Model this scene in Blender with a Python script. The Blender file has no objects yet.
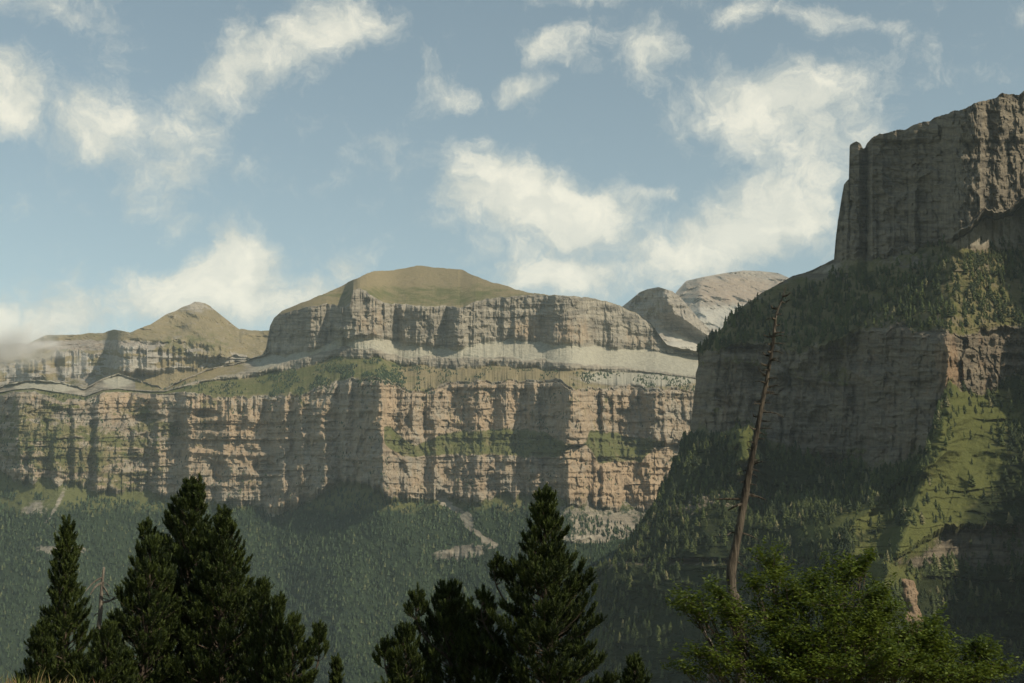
import bpy, bmesh, math, random
import numpy as np
from mathutils import Vector
random.seed(7); RNG = np.random.default_rng(11)
S = bpy.context.scene
COL = S.collection
rad = math.radians

# ------------------------------------------------------------------ camera
F = 50 / 36 * 1024.0
PITCH = math.atan(258.5 / F)
CP, SP = math.cos(PITCH), math.sin(PITCH)
cam = bpy.data.cameras.new('camera'); cam.lens = 50; cam.sensor_width = 36
cam.clip_start = 0.5; cam.clip_end = 60000
camo = bpy.data.objects.new('camera', cam); COL.objects.link(camo)
camo.location = (0, 0, 0); camo.rotation_euler = (math.pi / 2 + PITCH, 0, 0)
S.camera = camo

# ------------------------------------------------------------------ light
SUN_AZ = rad(60)      # to the right of straight behind the camera
SUN_EL = rad(37)
tosun = Vector((math.sin(SUN_AZ) * math.cos(SUN_EL), -math.cos(SUN_AZ) * math.cos(SUN_EL), math.sin(SUN_EL)))
sl = bpy.data.lights.new('sun', 'SUN'); sl.energy = 5.0; sl.angle = rad(0.6); sl.color = (1.0, 0.86, 0.64)
so = bpy.data.objects.new('sun', sl); COL.objects.link(so)
so.rotation_euler = tosun.to_track_quat('Z', 'Y').to_euler()

S.view_settings.view_transform = 'Standard'; S.view_settings.look = 'None'
S.view_settings.exposure = 0.0; S.view_settings.gamma = 1.0
S.cycles.volume_bounces = 1
S.cycles.max_bounces = 4

def azel(px, py):
    x = (px - 512) / F; y = (341.5 - py) / F
    v = (x, CP - y * SP, SP + y * CP)
    return math.atan2(v[0], v[1]), math.atan2(v[2], math.hypot(v[0], v[1]))

W = bpy.data.worlds.new('World'); S.world = W; W.use_nodes = True
nt = W.node_tree; nt.nodes.clear()
class G:
    """small node helper"""
    def __init__(s, nt): s.nt = nt
    def n(s, t, **kw):
        o = s.nt.nodes.new(t)
        for k, v in kw.items(): setattr(o, k, v)
        return o
    def link(s, a, b): s.nt.links.new(a, b)
    def put(s, sock, v):
        if isinstance(v, bpy.types.NodeSocket): s.link(v, sock)
        else: sock.default_value = v
    def m(s, op, a, b=None, c=None, clamp=False):
        o = s.n('ShaderNodeMath', operation=op, use_clamp=clamp)
        s.put(o.inputs[0], a)
        if b is not None: s.put(o.inputs[1], b)
        if c is not None: s.put(o.inputs[2], c)
        return o.outputs[0]
    def vm(s, op, a, b=None):
        o = s.n('ShaderNodeVectorMath', operation=op)
        s.put(o.inputs[0], a)
        if b is not None: s.put(o.inputs[1], b)
        return o.outputs['Value'] if op in ('LENGTH', 'DOT_PRODUCT', 'DISTANCE') else o.outputs[0]
    def noise(s, vec, scale, detail=4, rough=0.55, out=0, dist=0.0):
        o = s.n('ShaderNodeTexNoise'); s.put(o.inputs['Vector'], vec)
        o.inputs['Scale'].default_value = scale; o.inputs['Detail'].default_value = detail
        o.inputs['Roughness'].default_value = rough; o.inputs['Distortion'].default_value = dist
        return o.outputs[out]
    def rng(s, v, a, b, c=0.0, d=1.0, smooth=True):
        o = s.n('ShaderNodeMapRange', interpolation_type='SMOOTHSTEP' if smooth else 'LINEAR')
        s.put(o.inputs[0], v)
        for i, q in enumerate((a, b, c, d)): s.put(o.inputs[i + 1], q)
        return o.outputs[0]
    def mix(s, f, a, b, mode='MIX'):
        o = s.n('ShaderNodeMix', data_type='RGBA', blend_type=mode)
        s.put(o.inputs[0], f)
        s.put(o.inputs[6], a if isinstance(a, bpy.types.NodeSocket) else (*a, 1) if len(a) == 3 else a)
        s.put(o.inputs[7], b if isinstance(b, bpy.types.NodeSocket) else (*b, 1) if len(b) == 3 else b)
        return o.outputs[2]
    def attr(s, name): return s.n('ShaderNodeAttribute', attribute_name=name).outputs['Fac']
    def scl(s, vec, sc):
        return s.vm('MULTIPLY', vec, sc)

g = G(nt)
tc = g.n('ShaderNodeTexCoord').outputs['Generated']
sep = g.n('ShaderNodeSeparateXYZ'); g.link(tc, sep.inputs[0])
az = g.m('ARCTAN2', sep.outputs[0], sep.outputs[1])
el = g.m('ARCSINE', sep.outputs[2])
cmb = g.n('ShaderNodeCombineXYZ'); g.link(az, cmb.inputs[0]); g.link(el, cmb.inputs[1])
V0 = cmb.outputs[0]
w1 = g.vm('SUBTRACT', g.noise(V0, 9, 3, .6, 1), (0.5, 0.5, 0.5))
w2 = g.vm('SUBTRACT', g.noise(V0, 34, 4, .65, 1), (0.5, 0.5, 0.5))
V = g.vm('ADD', g.vm('ADD', V0, g.scl(w1, (.07, .045, 0))), g.scl(w2, (.03, .02, 0)))
BL = [ # px, py, rx, ry, rot deg (up to the right +), amp
 (6,98,44,46,0,1.15),(40,8,100,24,0,.55),(215,88,150,50,26,.62),(80,118,60,30,0,.42),(335,28,62,46,20,.70),(265,55,60,30,20,.25),(160,150,80,40,0,.2),
 (452,88,50,16,-8,.62),(552,48,48,20,10,.62),(517,88,34,11,0,.5),(395,134,32,13,15,.4),(475,158,80,34,-20,.6),
 (528,208,96,42,0,1.3),(600,212,58,34,0,.8),(560,278,74,26,0,1.1),(500,258,60,22,0,.4),
 (795,150,78,66,10,.85),(748,226,80,40,22,1.0),(680,250,80,36,10,.85),(800,92,120,34,10,.55),
 (660,44,40,26,0,.8),(615,62,46,30,0,.4),(720,75,90,40,0,.3),(748,9,42,17,5,.75),(815,18,42,15,0,.65),(876,23,26,12,0,.6),
 (575,3,44,11,0,.55),(665,192,34,9,0,.5),
 (238,258,40,36,30,1.4),(190,288,58,30,10,1.1),(285,302,90,28,8,1.0),(362,252,50,18,20,.6),(80,320,150,34,0,.5),(10,335,90,44,0,.7),
 (60,205,150,34,0,.18),(50,272,130,18,0,.35),(960,215,90,60,0,.2)]
tot = None
for (x, y, rx, ry, rot, amp) in BL:
    a, e = azel(x, y)
    mp = g.n('ShaderNodeMapping', vector_type='TEXTURE')
    g.link(V, mp.inputs['Vector'])
    mp.inputs['Location'].default_value = (a, e, 0)
    mp.inputs['Rotation'].default_value = (0, 0, rad(rot))
    mp.inputs['Scale'].default_value = (rx / F, ry / F, 1)
    L = g.vm('LENGTH', mp.outputs[0])
    q = g.rng(L, 0.0, 1.45, amp, 0.0)
    tot = q if tot is None else g.m('ADD', tot, q)
tot = g.m('MINIMUM', tot, 1.35)
nf = g.noise(V, 22, 13, .70)
nf2 = g.noise(g.scl(V, (1, 1.8, 1)), 7, 5, .6)
dens = g.m('ADD', tot, g.m('MULTIPLY', g.m('SUBTRACT', g.m('ADD', g.m('MULTIPLY', nf, .72), g.m('MULTIPLY', nf2, .28)), .5), 3.7))
cov = g.rng(dens, 0.04, 1.0)
core = g.rng(dens, 0.40, 1.5)
nlit = g.noise(g.vm('ADD', V, (.012, .010, 0)), 16, 6, .55)
nsh = g.noise(V, 16, 6, .55)
lit = g.rng(g.m('SUBTRACT', nsh, nlit), -.10, .12)
sky = g.n('ShaderNodeTexSky', sky_type='NISHITA')
sky.sun_disc = False; sky.sun_elevation = SUN_EL; sky.sun_rotation = math.pi - SUN_AZ
sky.altitude = 1500; sky.air_density = 1.0; sky.dust_density = 1.0; sky.ozone_density = 1.0
SKY_S = 0.15
skyc = g.mix(1.0, sky.outputs[0], (SKY_S * 1.17, SKY_S * 1.04, SKY_S * .765), 'MULTIPLY')
cl_dark = (.62, .64, .58); cl_lit = (1.10, 1.03, .84)
cc = g.mix(g.m('MULTIPLY_ADD', core, .55, g.m('MULTIPLY', lit, .45)), cl_dark, cl_lit)
fin_ = g.mix(g.m('MULTIPLY', cov, .88), skyc, cc)
bg = g.n('ShaderNodeBackground'); g.link(fin_, bg.inputs[0]); bg.inputs[1].default_value = 1.0
wo = g.n('ShaderNodeOutputWorld'); g.link(bg.outputs[0], wo.inputs[0])

# ------------------------------------------------------------------ helpers
def tag(o, label=None, cat=None, group=None, kind=None):
    if label: o['label'] = label
    if cat: o['category'] = cat
    if group: o['group'] = group
    if kind: o['kind'] = kind
    return o

def empty(name, loc, **kw):
    o = bpy.data.objects.new(name, None); COL.objects.link(o); o.location = loc
    o.empty_display_size = .5
    return tag(o, **kw)

def mesh_np(name, verts, faces, mat=None, smooth=False, attrs=None):
    """verts (N,3), faces list of int arrays each (M,k)"""
    me = bpy.data.meshes.new(name)
    verts = np.ascontiguousarray(verts, dtype=np.float32)
    me.vertices.add(len(verts)); me.vertices.foreach_set('co', verts.ravel())
    if not isinstance(faces, list): faces = [faces]
    loops = np.concatenate([f.ravel() for f in faces]).astype(np.int32)
    sizes = np.concatenate([np.full(len(f), f.shape[1]) for f in faces])
    starts = np.concatenate([[0], np.cumsum(sizes)[:-1]]).astype(np.int32)
    me.loops.add(len(loops)); me.loops.foreach_set('vertex_index', loops)
    me.polygons.add(len(sizes)); me.polygons.foreach_set('loop_start', starts)
    me.polygons.foreach_set('use_smooth', np.full(len(sizes), smooth, dtype=bool))
    if attrs:
        for k, v in attrs.items():
            a = me.attributes.new(k, 'FLOAT', 'POINT'); a.data.foreach_set('value', np.ascontiguousarray(v, dtype=np.float32).ravel())
    me.update(calc_edges=True)
    if mat: me.materials.append(mat)
    return me

def link(name, me, parent=None, **kw):
    o = bpy.data.objects.new(name, me); COL.objects.link(o)
    if parent: o.parent = parent
    return tag(o, **kw)

def _h(ix, iy, iz, seed):
    M = np.uint32
    with np.errstate(over='ignore'):
        h = ix.astype(np.int64).astype(M) * M(374761393) + iy.astype(np.int64).astype(M) * M(668265263) + iz.astype(np.int64).astype(M) * M(2147483647 - 77) + M(seed * 7919 + 13)
        h = (h ^ (h >> M(13))) * M(1274126177); h = h ^ (h >> M(16)); h = h * M(2246822519); h = h ^ (h >> M(15))
    return h.astype(np.float64) / 4294967295.0
def vn(x, y, z=0.0, seed=0):
    x, y, z = np.broadcast_arrays(np.asarray(x, float), np.asarray(y, float), np.asarray(z, float))
    fx, fy, fz = np.floor(x), np.floor(y), np.floor(z)
    tx, ty, tz = x - fx, y - fy, z - fz
    tx = tx * tx * (3 - 2 * tx); ty = ty * ty * (3 - 2 * ty)
    r = 0
    flat = not np.any(tz)
    for dz in ((0,) if flat else (0, 1)):
        wz = 1.0 if flat else (tz if dz else 1 - tz)
        a = _h(fx, fy, fz + dz, seed); b = _h(fx + 1, fy, fz + dz, seed)
        c = _h(fx, fy + 1, fz + dz, seed); d = _h(fx + 1, fy + 1, fz + dz, seed)
        r = r + wz * ((a * (1 - tx) + b * tx) * (1 - ty) + (c * (1 - tx) + d * tx) * ty)
    return r
def fbm(x, y, z=0.0, o=4, seed=0, ridge=False, gain=.5):
    s = 0; a = 1; t = 0
    for i in range(o):
        n = vn(x, y, z, seed + i * 31)
        if ridge: n = 1 - np.abs(2 * n - 1)
        s = s + a * n; t += a; a *= gain
        x = np.asarray(x) * 2.03 + 17.3; y = np.asarray(y) * 2.03 + 5.1; z = np.asarray(z) * 2.03
    return s / t
def sst(v, a, b):
    t = np.clip((v - a) / (b - a), 0, 1); return t * t * (3 - 2 * t)
def gsm(a, s):
    r = int(3 * s) + 1; k = np.exp(-.5 * (np.arange(-r, r + 1) / s) ** 2); k /= k.sum()
    return np.convolve(np.pad(a, r, mode='edge'), k, mode='valid')
def unproj(px, py, D):
    x = (px - 512) / F; y = (341.5 - py) / F
    ry = CP - y * SP
    return np.stack([D * x / ry, D + 0 * px, D * (SP + y * CP) / ry], -1)
def proj(P):
    P = np.asarray(P, float)
    f = P[..., 1] * CP + P[..., 2] * SP; u = -P[..., 1] * SP + P[..., 2] * CP
    return 512 + F * P[..., 0] / f, 341.5 - F * u / f
def tanel(py):
    y = (341.5 - py) / F
    return (SP + y * CP) / (CP - y * SP)
def ip(pts, x):
    pts = np.asarray(pts, float); return np.interp(x, pts[:, 0], pts[:, 1])
def blob(px, py, cx, cy, rx, ry, rot=0):
    c, s = math.cos(rad(rot)), math.sin(rad(rot))
    dx, dy = px - cx, -(py - cy)
    u = (dx * c + dy * s) / rx; v = (-dx * s + dy * c) / ry
    return np.clip(1.5 - np.sqrt(u * u + v * v), 0, 1)
def seg(px, py, pts, w):
    """soft mask along a polyline"""
    m = np.zeros_like(px)
    for (x0, y0), (x1, y1) in zip(pts[:-1], pts[1:]):
        dx, dy = x1 - x0, y1 - y0
        t = np.clip(((px - x0) * dx + (py - y0) * dy) / (dx * dx + dy * dy), 0, 1)
        d = np.hypot(px - x0 - t * dx, py - y0 - t * dy)
        m = np.maximum(m, np.clip(1.5 - d / w, 0, 1))
    return m

class Sheet:
    """A terrain face given by its ridge, rim and foot lines (top to bottom) and the steepness of each band."""
    def __init__(s, U, lines, slopes, ref, Dref, step=.8, xl=None, xr=None, smooth=3, back=((500, 0), (1500, -60)), jag=None, sd=0):
        nl = len(lines)
        PX = np.zeros((nl, len(U))); PY = np.zeros_like(PX); DD = np.zeros_like(PX)
        for k, ln in enumerate(lines):
            PX[k] = U if xl is None else xl[k] + (U - U[0]) / (U[-1] - U[0]) * (xr - xl[k])
            PY[k] = ip(ln, PX[k])
        for k in range(1, nl): PY[k] = np.maximum(PY[k], PY[k - 1] + .02)
        DD[ref] = gsm(ip(Dref, PX[ref]), smooth)
        T = tanel(PY)
        def sl(k): return np.tan(np.radians(slopes[k] if np.isscalar(slopes[k]) else ip(slopes[k], PX[k])))
        for k in range(ref - 1, -1, -1):      # upward
            t = sl(k); z0 = T[k + 1] * DD[k + 1]
            DD[k] = gsm((z0 - t * DD[k + 1]) / np.minimum(T[k] - t, -.05), smooth)
        for k in range(ref + 1, nl):
            t = sl(k - 1); z0 = T[k - 1] * DD[k - 1]
            DD[k] = gsm((z0 - t * DD[k - 1]) / np.minimum(T[k] - t, -.05), smooth)
        if jag:
            for k in range(nl):
                if jag[k]:
                    room = np.clip(np.minimum(np.abs(PY[k] - PY[k - 1]) if k else 9, np.abs(PY[min(k + 1, nl - 1)] - PY[k]) if k < nl - 1 else 9) / 8, 0, 1)
                    dl = room * jag[k] * 4 * (fbm(PX[k] / 15, 0 * PX[k] + 3.3 * k, 0, 6, sd + 77 * k, False, .60) - .5)
                    cand = [sl(q) + 0 * PX[k] for q in (k - 1, k) if 0 <= q < nl - 1]
                    t = np.min(cand, 0); N_ = PY[k] + dl
                    DD[k] = DD[k] * (T[k] - t) / np.minimum(tanel(N_) - t, -.05); PY[k] = N_
        for k in range(1, nl): PY[k] = np.maximum(PY[k], PY[k - 1] + .02)
        band = []; fr = []
        for k in range(nl - 1):
            n = max(2, int(np.percentile(PY[k + 1] - PY[k], 92) / step))
            for i in range(n): band.append(k); fr.append(i / n)
        band.append(nl - 2); fr.append(1.0)
        band = np.array(band); fr = np.array(fr)
        L = lambda A: A[band] * (1 - fr[:, None]) + A[band + 1] * fr[:, None]
        s.px, s.py, s.D = L(PX), L(PY), L(DD)
        s.band = np.repeat(band[:, None], len(U), 1); s.fr = np.repeat(fr[:, None], len(U), 1)
        s.L = PY; s.PX = PX; s.back = back; s.bedD = float(np.median(DD[ref])); s.H = tanel(s.py) * s.bedD
        P = unproj(s.px, s.py, s.D); s.X, s.Z = P[..., 0], P[..., 2]
    def f(s, k):
        return np.where(s.band < k, 0.0, np.where(s.band > k, 1.0, s.fr))
    def w(s, bands, soft=6):
        """soft membership of bands down the rows"""
        m = np.isin(s.band, bands).astype(float)
        k = np.ones(soft) / soft
        pad = np.pad(m, ((soft, soft), (0, 0)), mode='edge')
        c = np.cumsum(pad, 0)
        out = (c[2 * soft:] - c[:-2 * soft]) / (2 * soft)
        return out[:m.shape[0]]
    def finish(s, name, mat, attrs, wrap_left=0, **kw):
        P = unproj(s.px, s.py, s.D)
        s.P = P
        A = {k: v for k, v in attrs.items()}
        A['bedh'] = tanel(s.py) * s.bedD
        if wrap_left:
            n = 24; ext = []
            e = P[:, :1]
            d = s.D[:, :1]
            for i in range(n, 0, -1):
                t = i / n
                ext.append(unproj(s.px[:, :1] + 14 * t ** 2, s.py[:, :1] + 4 * t, d + wrap_left * t ** 1.3))
            P = np.concatenate(ext + [P], 1)
            A = {k: np.concatenate([np.repeat(v[:, :1], n, 1), v], 1) for k, v in A.items()}
        # ground behind the skyline
        bk = []
        for (dy, dz) in reversed(s.back):
            q = P[:1].copy(); q[..., 1] += dy; q[..., 0] *= 1 + dy / P[:1, :, 1]; q[..., 2] += dz - .03 * dy; bk.append(q)
        nb = len(bk)
        P = np.concatenate(bk + [P], 0)
        A = {k: np.concatenate([np.repeat(v[:1], nb, 0), v], 0) for k, v in A.items()}
        R, C = P.shape[:2]
        i = np.arange(R * C).reshape(R, C)
        f = np.stack([i[:-1, :-1], i[1:, :-1], i[1:, 1:], i[:-1, 1:]], -1).reshape(-1, 4)
        me = mesh_np(name, P.reshape(-1, 3), f, mat, False, A)
        return link(name, me, kind='structure', **kw)

def strata(Z, X, seed, sc=1.0):
    """protrusion (m) of rock beds against height, broken up along the wall"""
    zz = Z + 22 * sc * (fbm(X / (260 * sc), Z / (200 * sc), 0, 3, seed + 5) - .5)
    a = vn(zz / (30 * sc), X / (500 * sc), 0, seed); b = vn(zz / (11 * sc), X / (140 * sc), 0, seed + 1); c = vn(zz / (5 * sc), X / (50 * sc), 0, seed + 2)
    k1 = .25 + 1.1 * vn(X / (90 * sc), Z / (45 * sc), 0, seed + 11); k2 = .2 + 1.4 * vn(X / (36 * sc), Z / (20 * sc), 0, seed + 12)
    return sc * (13 * k1 * sst(a, .40, .60) + 8 * k2 * sst(b, .38, .62) + 4 * c)
def block(X, Z, seed, sc=1.0):
    """broken blocks and shallow recesses"""
    xx = X + 10 * sc * (fbm(X / (20 * sc), Z / (20 * sc), 0, 3, seed + 3) - .5)
    return sst(vn(xx / (24 * sc), Z / (34 * sc), 0, seed), .42, .56) + .6 * sst(vn(xx / (11 * sc), Z / (13 * sc), 0, seed + 1), .42, .58)
def flutes(X, Z, seed, sc=1.0):
    wx = X + 26 * sc * (fbm(X / (70 * sc), Z / (90 * sc), 0, 4, seed + 9) - .5)
    return sc * (34 * fbm(wx / (75 * sc), Z / (300 * sc), 0, 2, seed, True) + 20 * fbm(wx / (26 * sc), Z / (110 * sc), 0, 2, seed + 3, True)
                 + 14 * fbm(wx / (11 * sc), Z / (26 * sc), 0, 3, seed + 6, False, .65))

# ------------------------------------------------------------------ terrain material
def terrain_mat(name, scale=1.0, rock_a=(.27, .25, .21), rock_b=(.125, .115, .098), warm=(.35, .262, .175), pale=(.33, .32, .265),
                grass=(.10, .108, .043), dry=(.21, .175, .105), bump=6.0, wood=(.022, .036, .020), streak=.75):
    m = bpy.data.materials.new(name); m.use_nodes = True
    nt = m.node_tree; nt.nodes.clear(); g = G(nt)
    pos = g.n('ShaderNodeNewGeometry').outputs['Position']
    sp = g.n('ShaderNodeSeparateXYZ'); g.link(pos, sp.inputs[0]); cb = g.n('ShaderNodeCombineXYZ')
    g.link(sp.outputs[0], cb.inputs[0]); g.link(sp.outputs[1], cb.inputs[1]); g.link(g.attr('bedh'), cb.inputs[2])
    pos = g.scl(cb.outputs[0], (scale, scale, scale))
    beds = g.noise(g.scl(pos, (.004, .004, .045)), 1.0, 7, .68, 0, .4)
    beds2 = g.noise(g.scl(pos, (.014, .014, .16)), 1.0, 5, .65)
    stain = g.noise(g.scl(pos, (.045, .045, .0045)), 1.0, 6, .62)
    spots = g.noise(pos, .018, 7, .62)
    fine = g.noise(pos, .09, 4, .6)
    rk = g.mix(g.rng(beds, .36, .64), rock_b, rock_a)
    rk = g.mix(g.m('MULTIPLY', g.rng(beds2, .42, .60), .45), rk, (rock_a[0] * 1.25, rock_a[1] * 1.22, rock_a[2] * 1.15))
    wf = g.m('MULTIPLY', g.rng(g.m('ADD', g.attr('warm'), g.m('MULTIPLY', g.m('SUBTRACT', g.m('ADD', g.m('MULTIPLY', stain, .5), g.m('MULTIPLY', spots, .5)), .5), 2.6)), .25, .95), .85)
    rk = g.mix(wf, rk, warm)
    rk = g.mix(g.m('MULTIPLY', g.rng(stain, .46, .64), streak), rk, g.mix(.5, rk, (.07, .065, .06)))
    pf = g.rng(g.m('ADD', g.attr('pale'), g.m('MULTIPLY', g.m('SUBTRACT', spots, .5), 1.2)), .35, .75)
    rk = g.mix(pf, rk, g.mix(g.rng(fine, .3, .7), pale, tuple(c * .74 for c in pale)))
    gr = g.mix(g.rng(g.m('ADD', g.attr('lush'), g.m('MULTIPLY', g.m('SUBTRACT', spots, .5), 1.6)), .2, .8), dry, grass)
    gr = g.mix(g.m('MULTIPLY', g.rng(fine, .35, .65), .4), gr, g.mix(.5, gr, (.03, .04, .015)))
    gr = g.mix(g.rng(g.m('ADD', g.attr('wood'), g.m('MULTIPLY', g.m('SUBTRACT', spots, .5), 1.0)), .3, .7), gr, wood)
    vf = g.rng(g.m('ADD', g.attr('veg'), g.m('MULTIPLY', g.m('SUBTRACT', g.m('ADD', g.m('MULTIPLY', spots, .55), g.m('MULTIPLY', fine, .45)), .5), 2.0)), .34, .62)
    col = g.mix(vf, rk, gr)
    b = g.n('ShaderNodeBump'); b.inputs['Strength'].default_value = 1.0; b.inputs['Distance'].default_value = bump
    hh = g.m('ADD', g.m('MULTIPLY', g.noise(g.scl(pos, (.05, .05, .09)), 1.0, 6, .68), .8), g.m('MULTIPLY', stain, .5))
    g.link(hh, b.inputs['Height'])
    p = g.n('ShaderNodeBsdfPrincipled'); g.link(col, p.inputs['Base Color']); p.inputs['Roughness'].default_value = .95
    p.inputs['Specular IOR Level'].default_value = .1
    g.link(b.outputs[0], p.inputs['Normal'])
    o = g.n('ShaderNodeOutputMaterial'); g.link(p.outputs[0], o.inputs[0])
    return m

M_A = terrain_mat('limestone_far')
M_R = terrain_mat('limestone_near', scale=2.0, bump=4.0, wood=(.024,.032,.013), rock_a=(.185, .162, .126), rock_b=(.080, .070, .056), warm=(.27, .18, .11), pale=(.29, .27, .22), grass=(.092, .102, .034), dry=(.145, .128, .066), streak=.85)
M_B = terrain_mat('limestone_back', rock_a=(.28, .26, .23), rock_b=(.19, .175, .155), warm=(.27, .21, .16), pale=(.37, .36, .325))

# ================================================================== MAIN MESA
U = np.concatenate([np.arange(-330, -30, 4.0), np.arange(-30, 772, .85)])
dome = [(-330,420),(-30,392),(0,386),(15,382),(34,380),(61,382),(85,388),(103,378),(118,373),(133,378),(164,388),(205,370),(239,362),(262,355),(266,348),(270,326),(274,318),(282,311),(299,304),(318,296),(340,287),(358,277),(367,272.5),(397,270.5),(416,267),(431,266.6),(458,269),(482,279),(499,284),(515,289),(535,293.7),(563,295.5),(587,298),(614,303),(634,312),(651,323),(659,335),(668,345),(700,352),(772,352)]
rim = [(-330,420),(-30,392),(0,386),(15,382),(34,380),(61,382),(85,388),(103,378),(118,373),(133,378),(164,388),(205,370),(239,362),(262,355),(266,350),(269,332),(273,321),(280,314),(294,310),(309,306),(326,304),(344,306),(350,302),(353,289.5),(360,289),(370,295),(382,302.6),(402,304),(436,306),(460,307.5),(475,301),(500,297.5),(511,296),(535,295),(563,295.8),(587,298.5),(614,303.5),(634,312.5),(651,323.5),(659,336),(668,346),(700,353),(772,353)]
ubase = [(-330,421),(-30,393),(0,387),(15,383),(34,381),(61,383),(85,389),(103,379),(118,374),(133,379),(164,389),(205,371),(239,363),(262,356.5),(287,355.6),(311,351.5),(335,341),(360,337),(384,341.7),(409,345),(436,346.6),(455,350),(470,345),(500,341.7),(518,339.5),(563,346),(614,347.4),(655,350),(669,353),(700,357),(772,357)]
mtop = [(-330,424),(-30,396),(0,392),(15,389),(34,388),(61,392),(85,396),(103,389),(118,388),(133,390),(164,391),(205,379),(239,374),(262,370),(297,360),(323,351.5),(350,348),(372,347.5),(380,350),(387,355),(411,357.6),(500,358),(550,361),(600,367),(638,370),(700,378),(772,380)]
mbot = [(-330,425),(-30,397),(0,393),(15,390),(34,389),(61,393),(85,397),(103,390),(118,389),(133,391),(164,392),(205,382),(239,379),(262,376),(299,368),(323,361),(343,357),(377,358),(388,362),(411,366),(460,368),(500,366),(563,370),(610,373),(640,372),(700,379),(772,381)]
lrim = [(-330,430),(-30,400),(0,395),(14,391.5),(30,393),(60,400),(85,401),(103,392),(125,392),(137,392.5),(164,394),(191,391),(222,398),(262,398),(299,393),(330,387),(352,378.5),(379,378),(396,386),(409,390),(436,388),(458,380.5),(484,380),(520,381),(545,380),(563,381),(587,388),(610,386),(631,387),(689,387),(772,392)]
ltop = [(-330,470),(0,440),(130,440),(250,448),(345,440),(378,428),(390,428),(417,447),(436,438),(455,431),(518,431),(545,432),(566,445),(586,443),(590,431),(640,440),(655,441),(690,445),(772,450)]
lbot = [(-330,471),(0,441),(130,441),(250,449),(345,441),(378,429),(386,446),(400,455),(421,457),(462,455),(558,458),(572,446),(586,446),(600,463),(640,462),(655,447),(690,448),(772,452)]
cbase = [(-330,500),(-30,475),(0,471),(24,480),(60,483),(89,488),(137,492),(164,499),(222,505),(250,506),(284,511),(311,498),(335,488),(349,483),(386,495),(421,498),(441,497),(489,501),(534,499.6),(568,503),(599,505),(640,508),(700,512),(772,515)]
fmid = [(-330,600),(0,560),(300,570),(430,545),(500,545),(590,537),(640,540),(700,560),(772,565)]
fmid2 = [(-330,604),(0,563),(300,572),(430,560),(490,562),(530,550),(590,543),(640,550),(700,565),(772,570)]
fbot = [(-330,930),(772,930)]
Pl = [(-330,0),(-60,0),(0,0),(20,70),(60,20),(70,10),(75,35),(92,15),(99,50),(130,0),(150,-5),(158,25),(168,5),(176,10),(188,60),(216,40),(222,65),(270,15),(284,75),(291,58),(301,98),(309,80),(324,130),(332,108),(338,100),(345,150),(352,145),(382,265),(388,240),(405,225),(412,200),(424,140),(433,175),(455,150),(460,150),(477,205),(495,165),(507,210),(521,165),(535,205),(541,180),(569,285),(585,230),(600,185),(603,215),(621,180),(628,170),(655,220),(683,170),(720,150),(772,150)]
Pu = [(-330,0),(250,0),(267,30),(287,-10),(311,60),(326,30),(349,115),(383,60),(386,82),(398,60),(403,88),(440,60),(446,25),(459,90),(500,70),(512,105),(545,60),(556,88),(590,40),(600,60),(612,50),(640,0),(660,-60),(700,-120),(772,-150)]
Dref = [(-330,5300),(0,5080),(60,4980),(130,5080),(270,4980),(383,4930),(560,4920),(700,5150),(772,5250)]
SA = Sheet(U, [dome, rim, ubase, mtop, mbot, lrim, ltop, lbot, cbase, fmid, fmid2, fbot],
           [25, 82, [(0,30),(260,24),(300,30),(700,30)], 74, [(0,30),(130,30),(250,26),(330,34),(700,36)], [(0,60),(120,62),(165,74),(300,78)], [(0,50),(120,52),(378,70),(390,38),(660,38),(690,60)], 76, 40,
            [(0,36),(425,36),(435,64),(490,64),(520,45),(580,60),(600,60),(640,36)], 34], 8, Dref, step=.85, smooth=4, jag=[1.2, 1.8, 2.4, 2.5, 2.5, 4.5, 2.2, 2.0, 7, 6, 6, 0], sd=3)
X, Z, px, py = SA.X, SA.H, SA.px, SA.py
wU = SA.w([1], 4); wM = SA.w([3], 3); wL = SA.w([5, 6], 5); wL2 = SA.w([7], 5); wLow = SA.w([5, 6, 7], 8)
wS = SA.w([0, 2, 4, 8], 5); wF = SA.w([8, 9, 10], 6)
wig = 1 + 0 * px
pxl = px + 6 * (fbm(px / 30, Z / 60, 0, 3, 3) - .5)
Pls = gsm(ip(Pl, U), 8)[None, :] + 0 * px
below = np.clip((py - np.interp(px, *np.array(cbase).T)) / 95, 0, 1)
b8 = np.clip(SA.w([8, 9, 10], 5), 0, 1)
Pus = gsm(ip(Pu, U), 7)[None, :] + 0 * px
disp = ip(Pu, pxl) * wU + Pus * (SA.w([2], 4) * (1 - SA.f(2)) * .9 + SA.w([0], 4) * .9 * SA.f(0))
k6 = np.interp(px, [383, 400], [1.0, .74])
lam = .6 * sst(px, 380, 392)
disp = disp + ip(Pl, pxl) * (SA.w([5], 5) + k6 * wL2) * 1.12 + ((1 - lam) * ip(Pl, pxl) + lam * Pls) * 1.12 * (k6 + (1 - k6) * (1 - SA.f(6))) * SA.w([6], 5)
disp = disp + Pls * 1.12 * (SA.w([4], 4) * SA.f(4) ** 1.2 * .95 + b8 * .8 * (1 - below) ** 1.3)
disp = disp + (wU + .6 * wM) * (.8 * flutes(X, Z, 1, .8) + .6 * strata(Z, X, 4, .8) - 26 + 8 * block(X, Z, 8))
calm = 1 - .55 * blob(px, py, 225, 440, 60, 60)      # banded beds at the left stay flatter
disp = disp + wLow * (.85 * calm * flutes(X, Z, 21) + (1.0 + .5 * (1 - calm)) * strata(Z, X, 24) - 30 + 11 * block(X, Z, 28))
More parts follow.
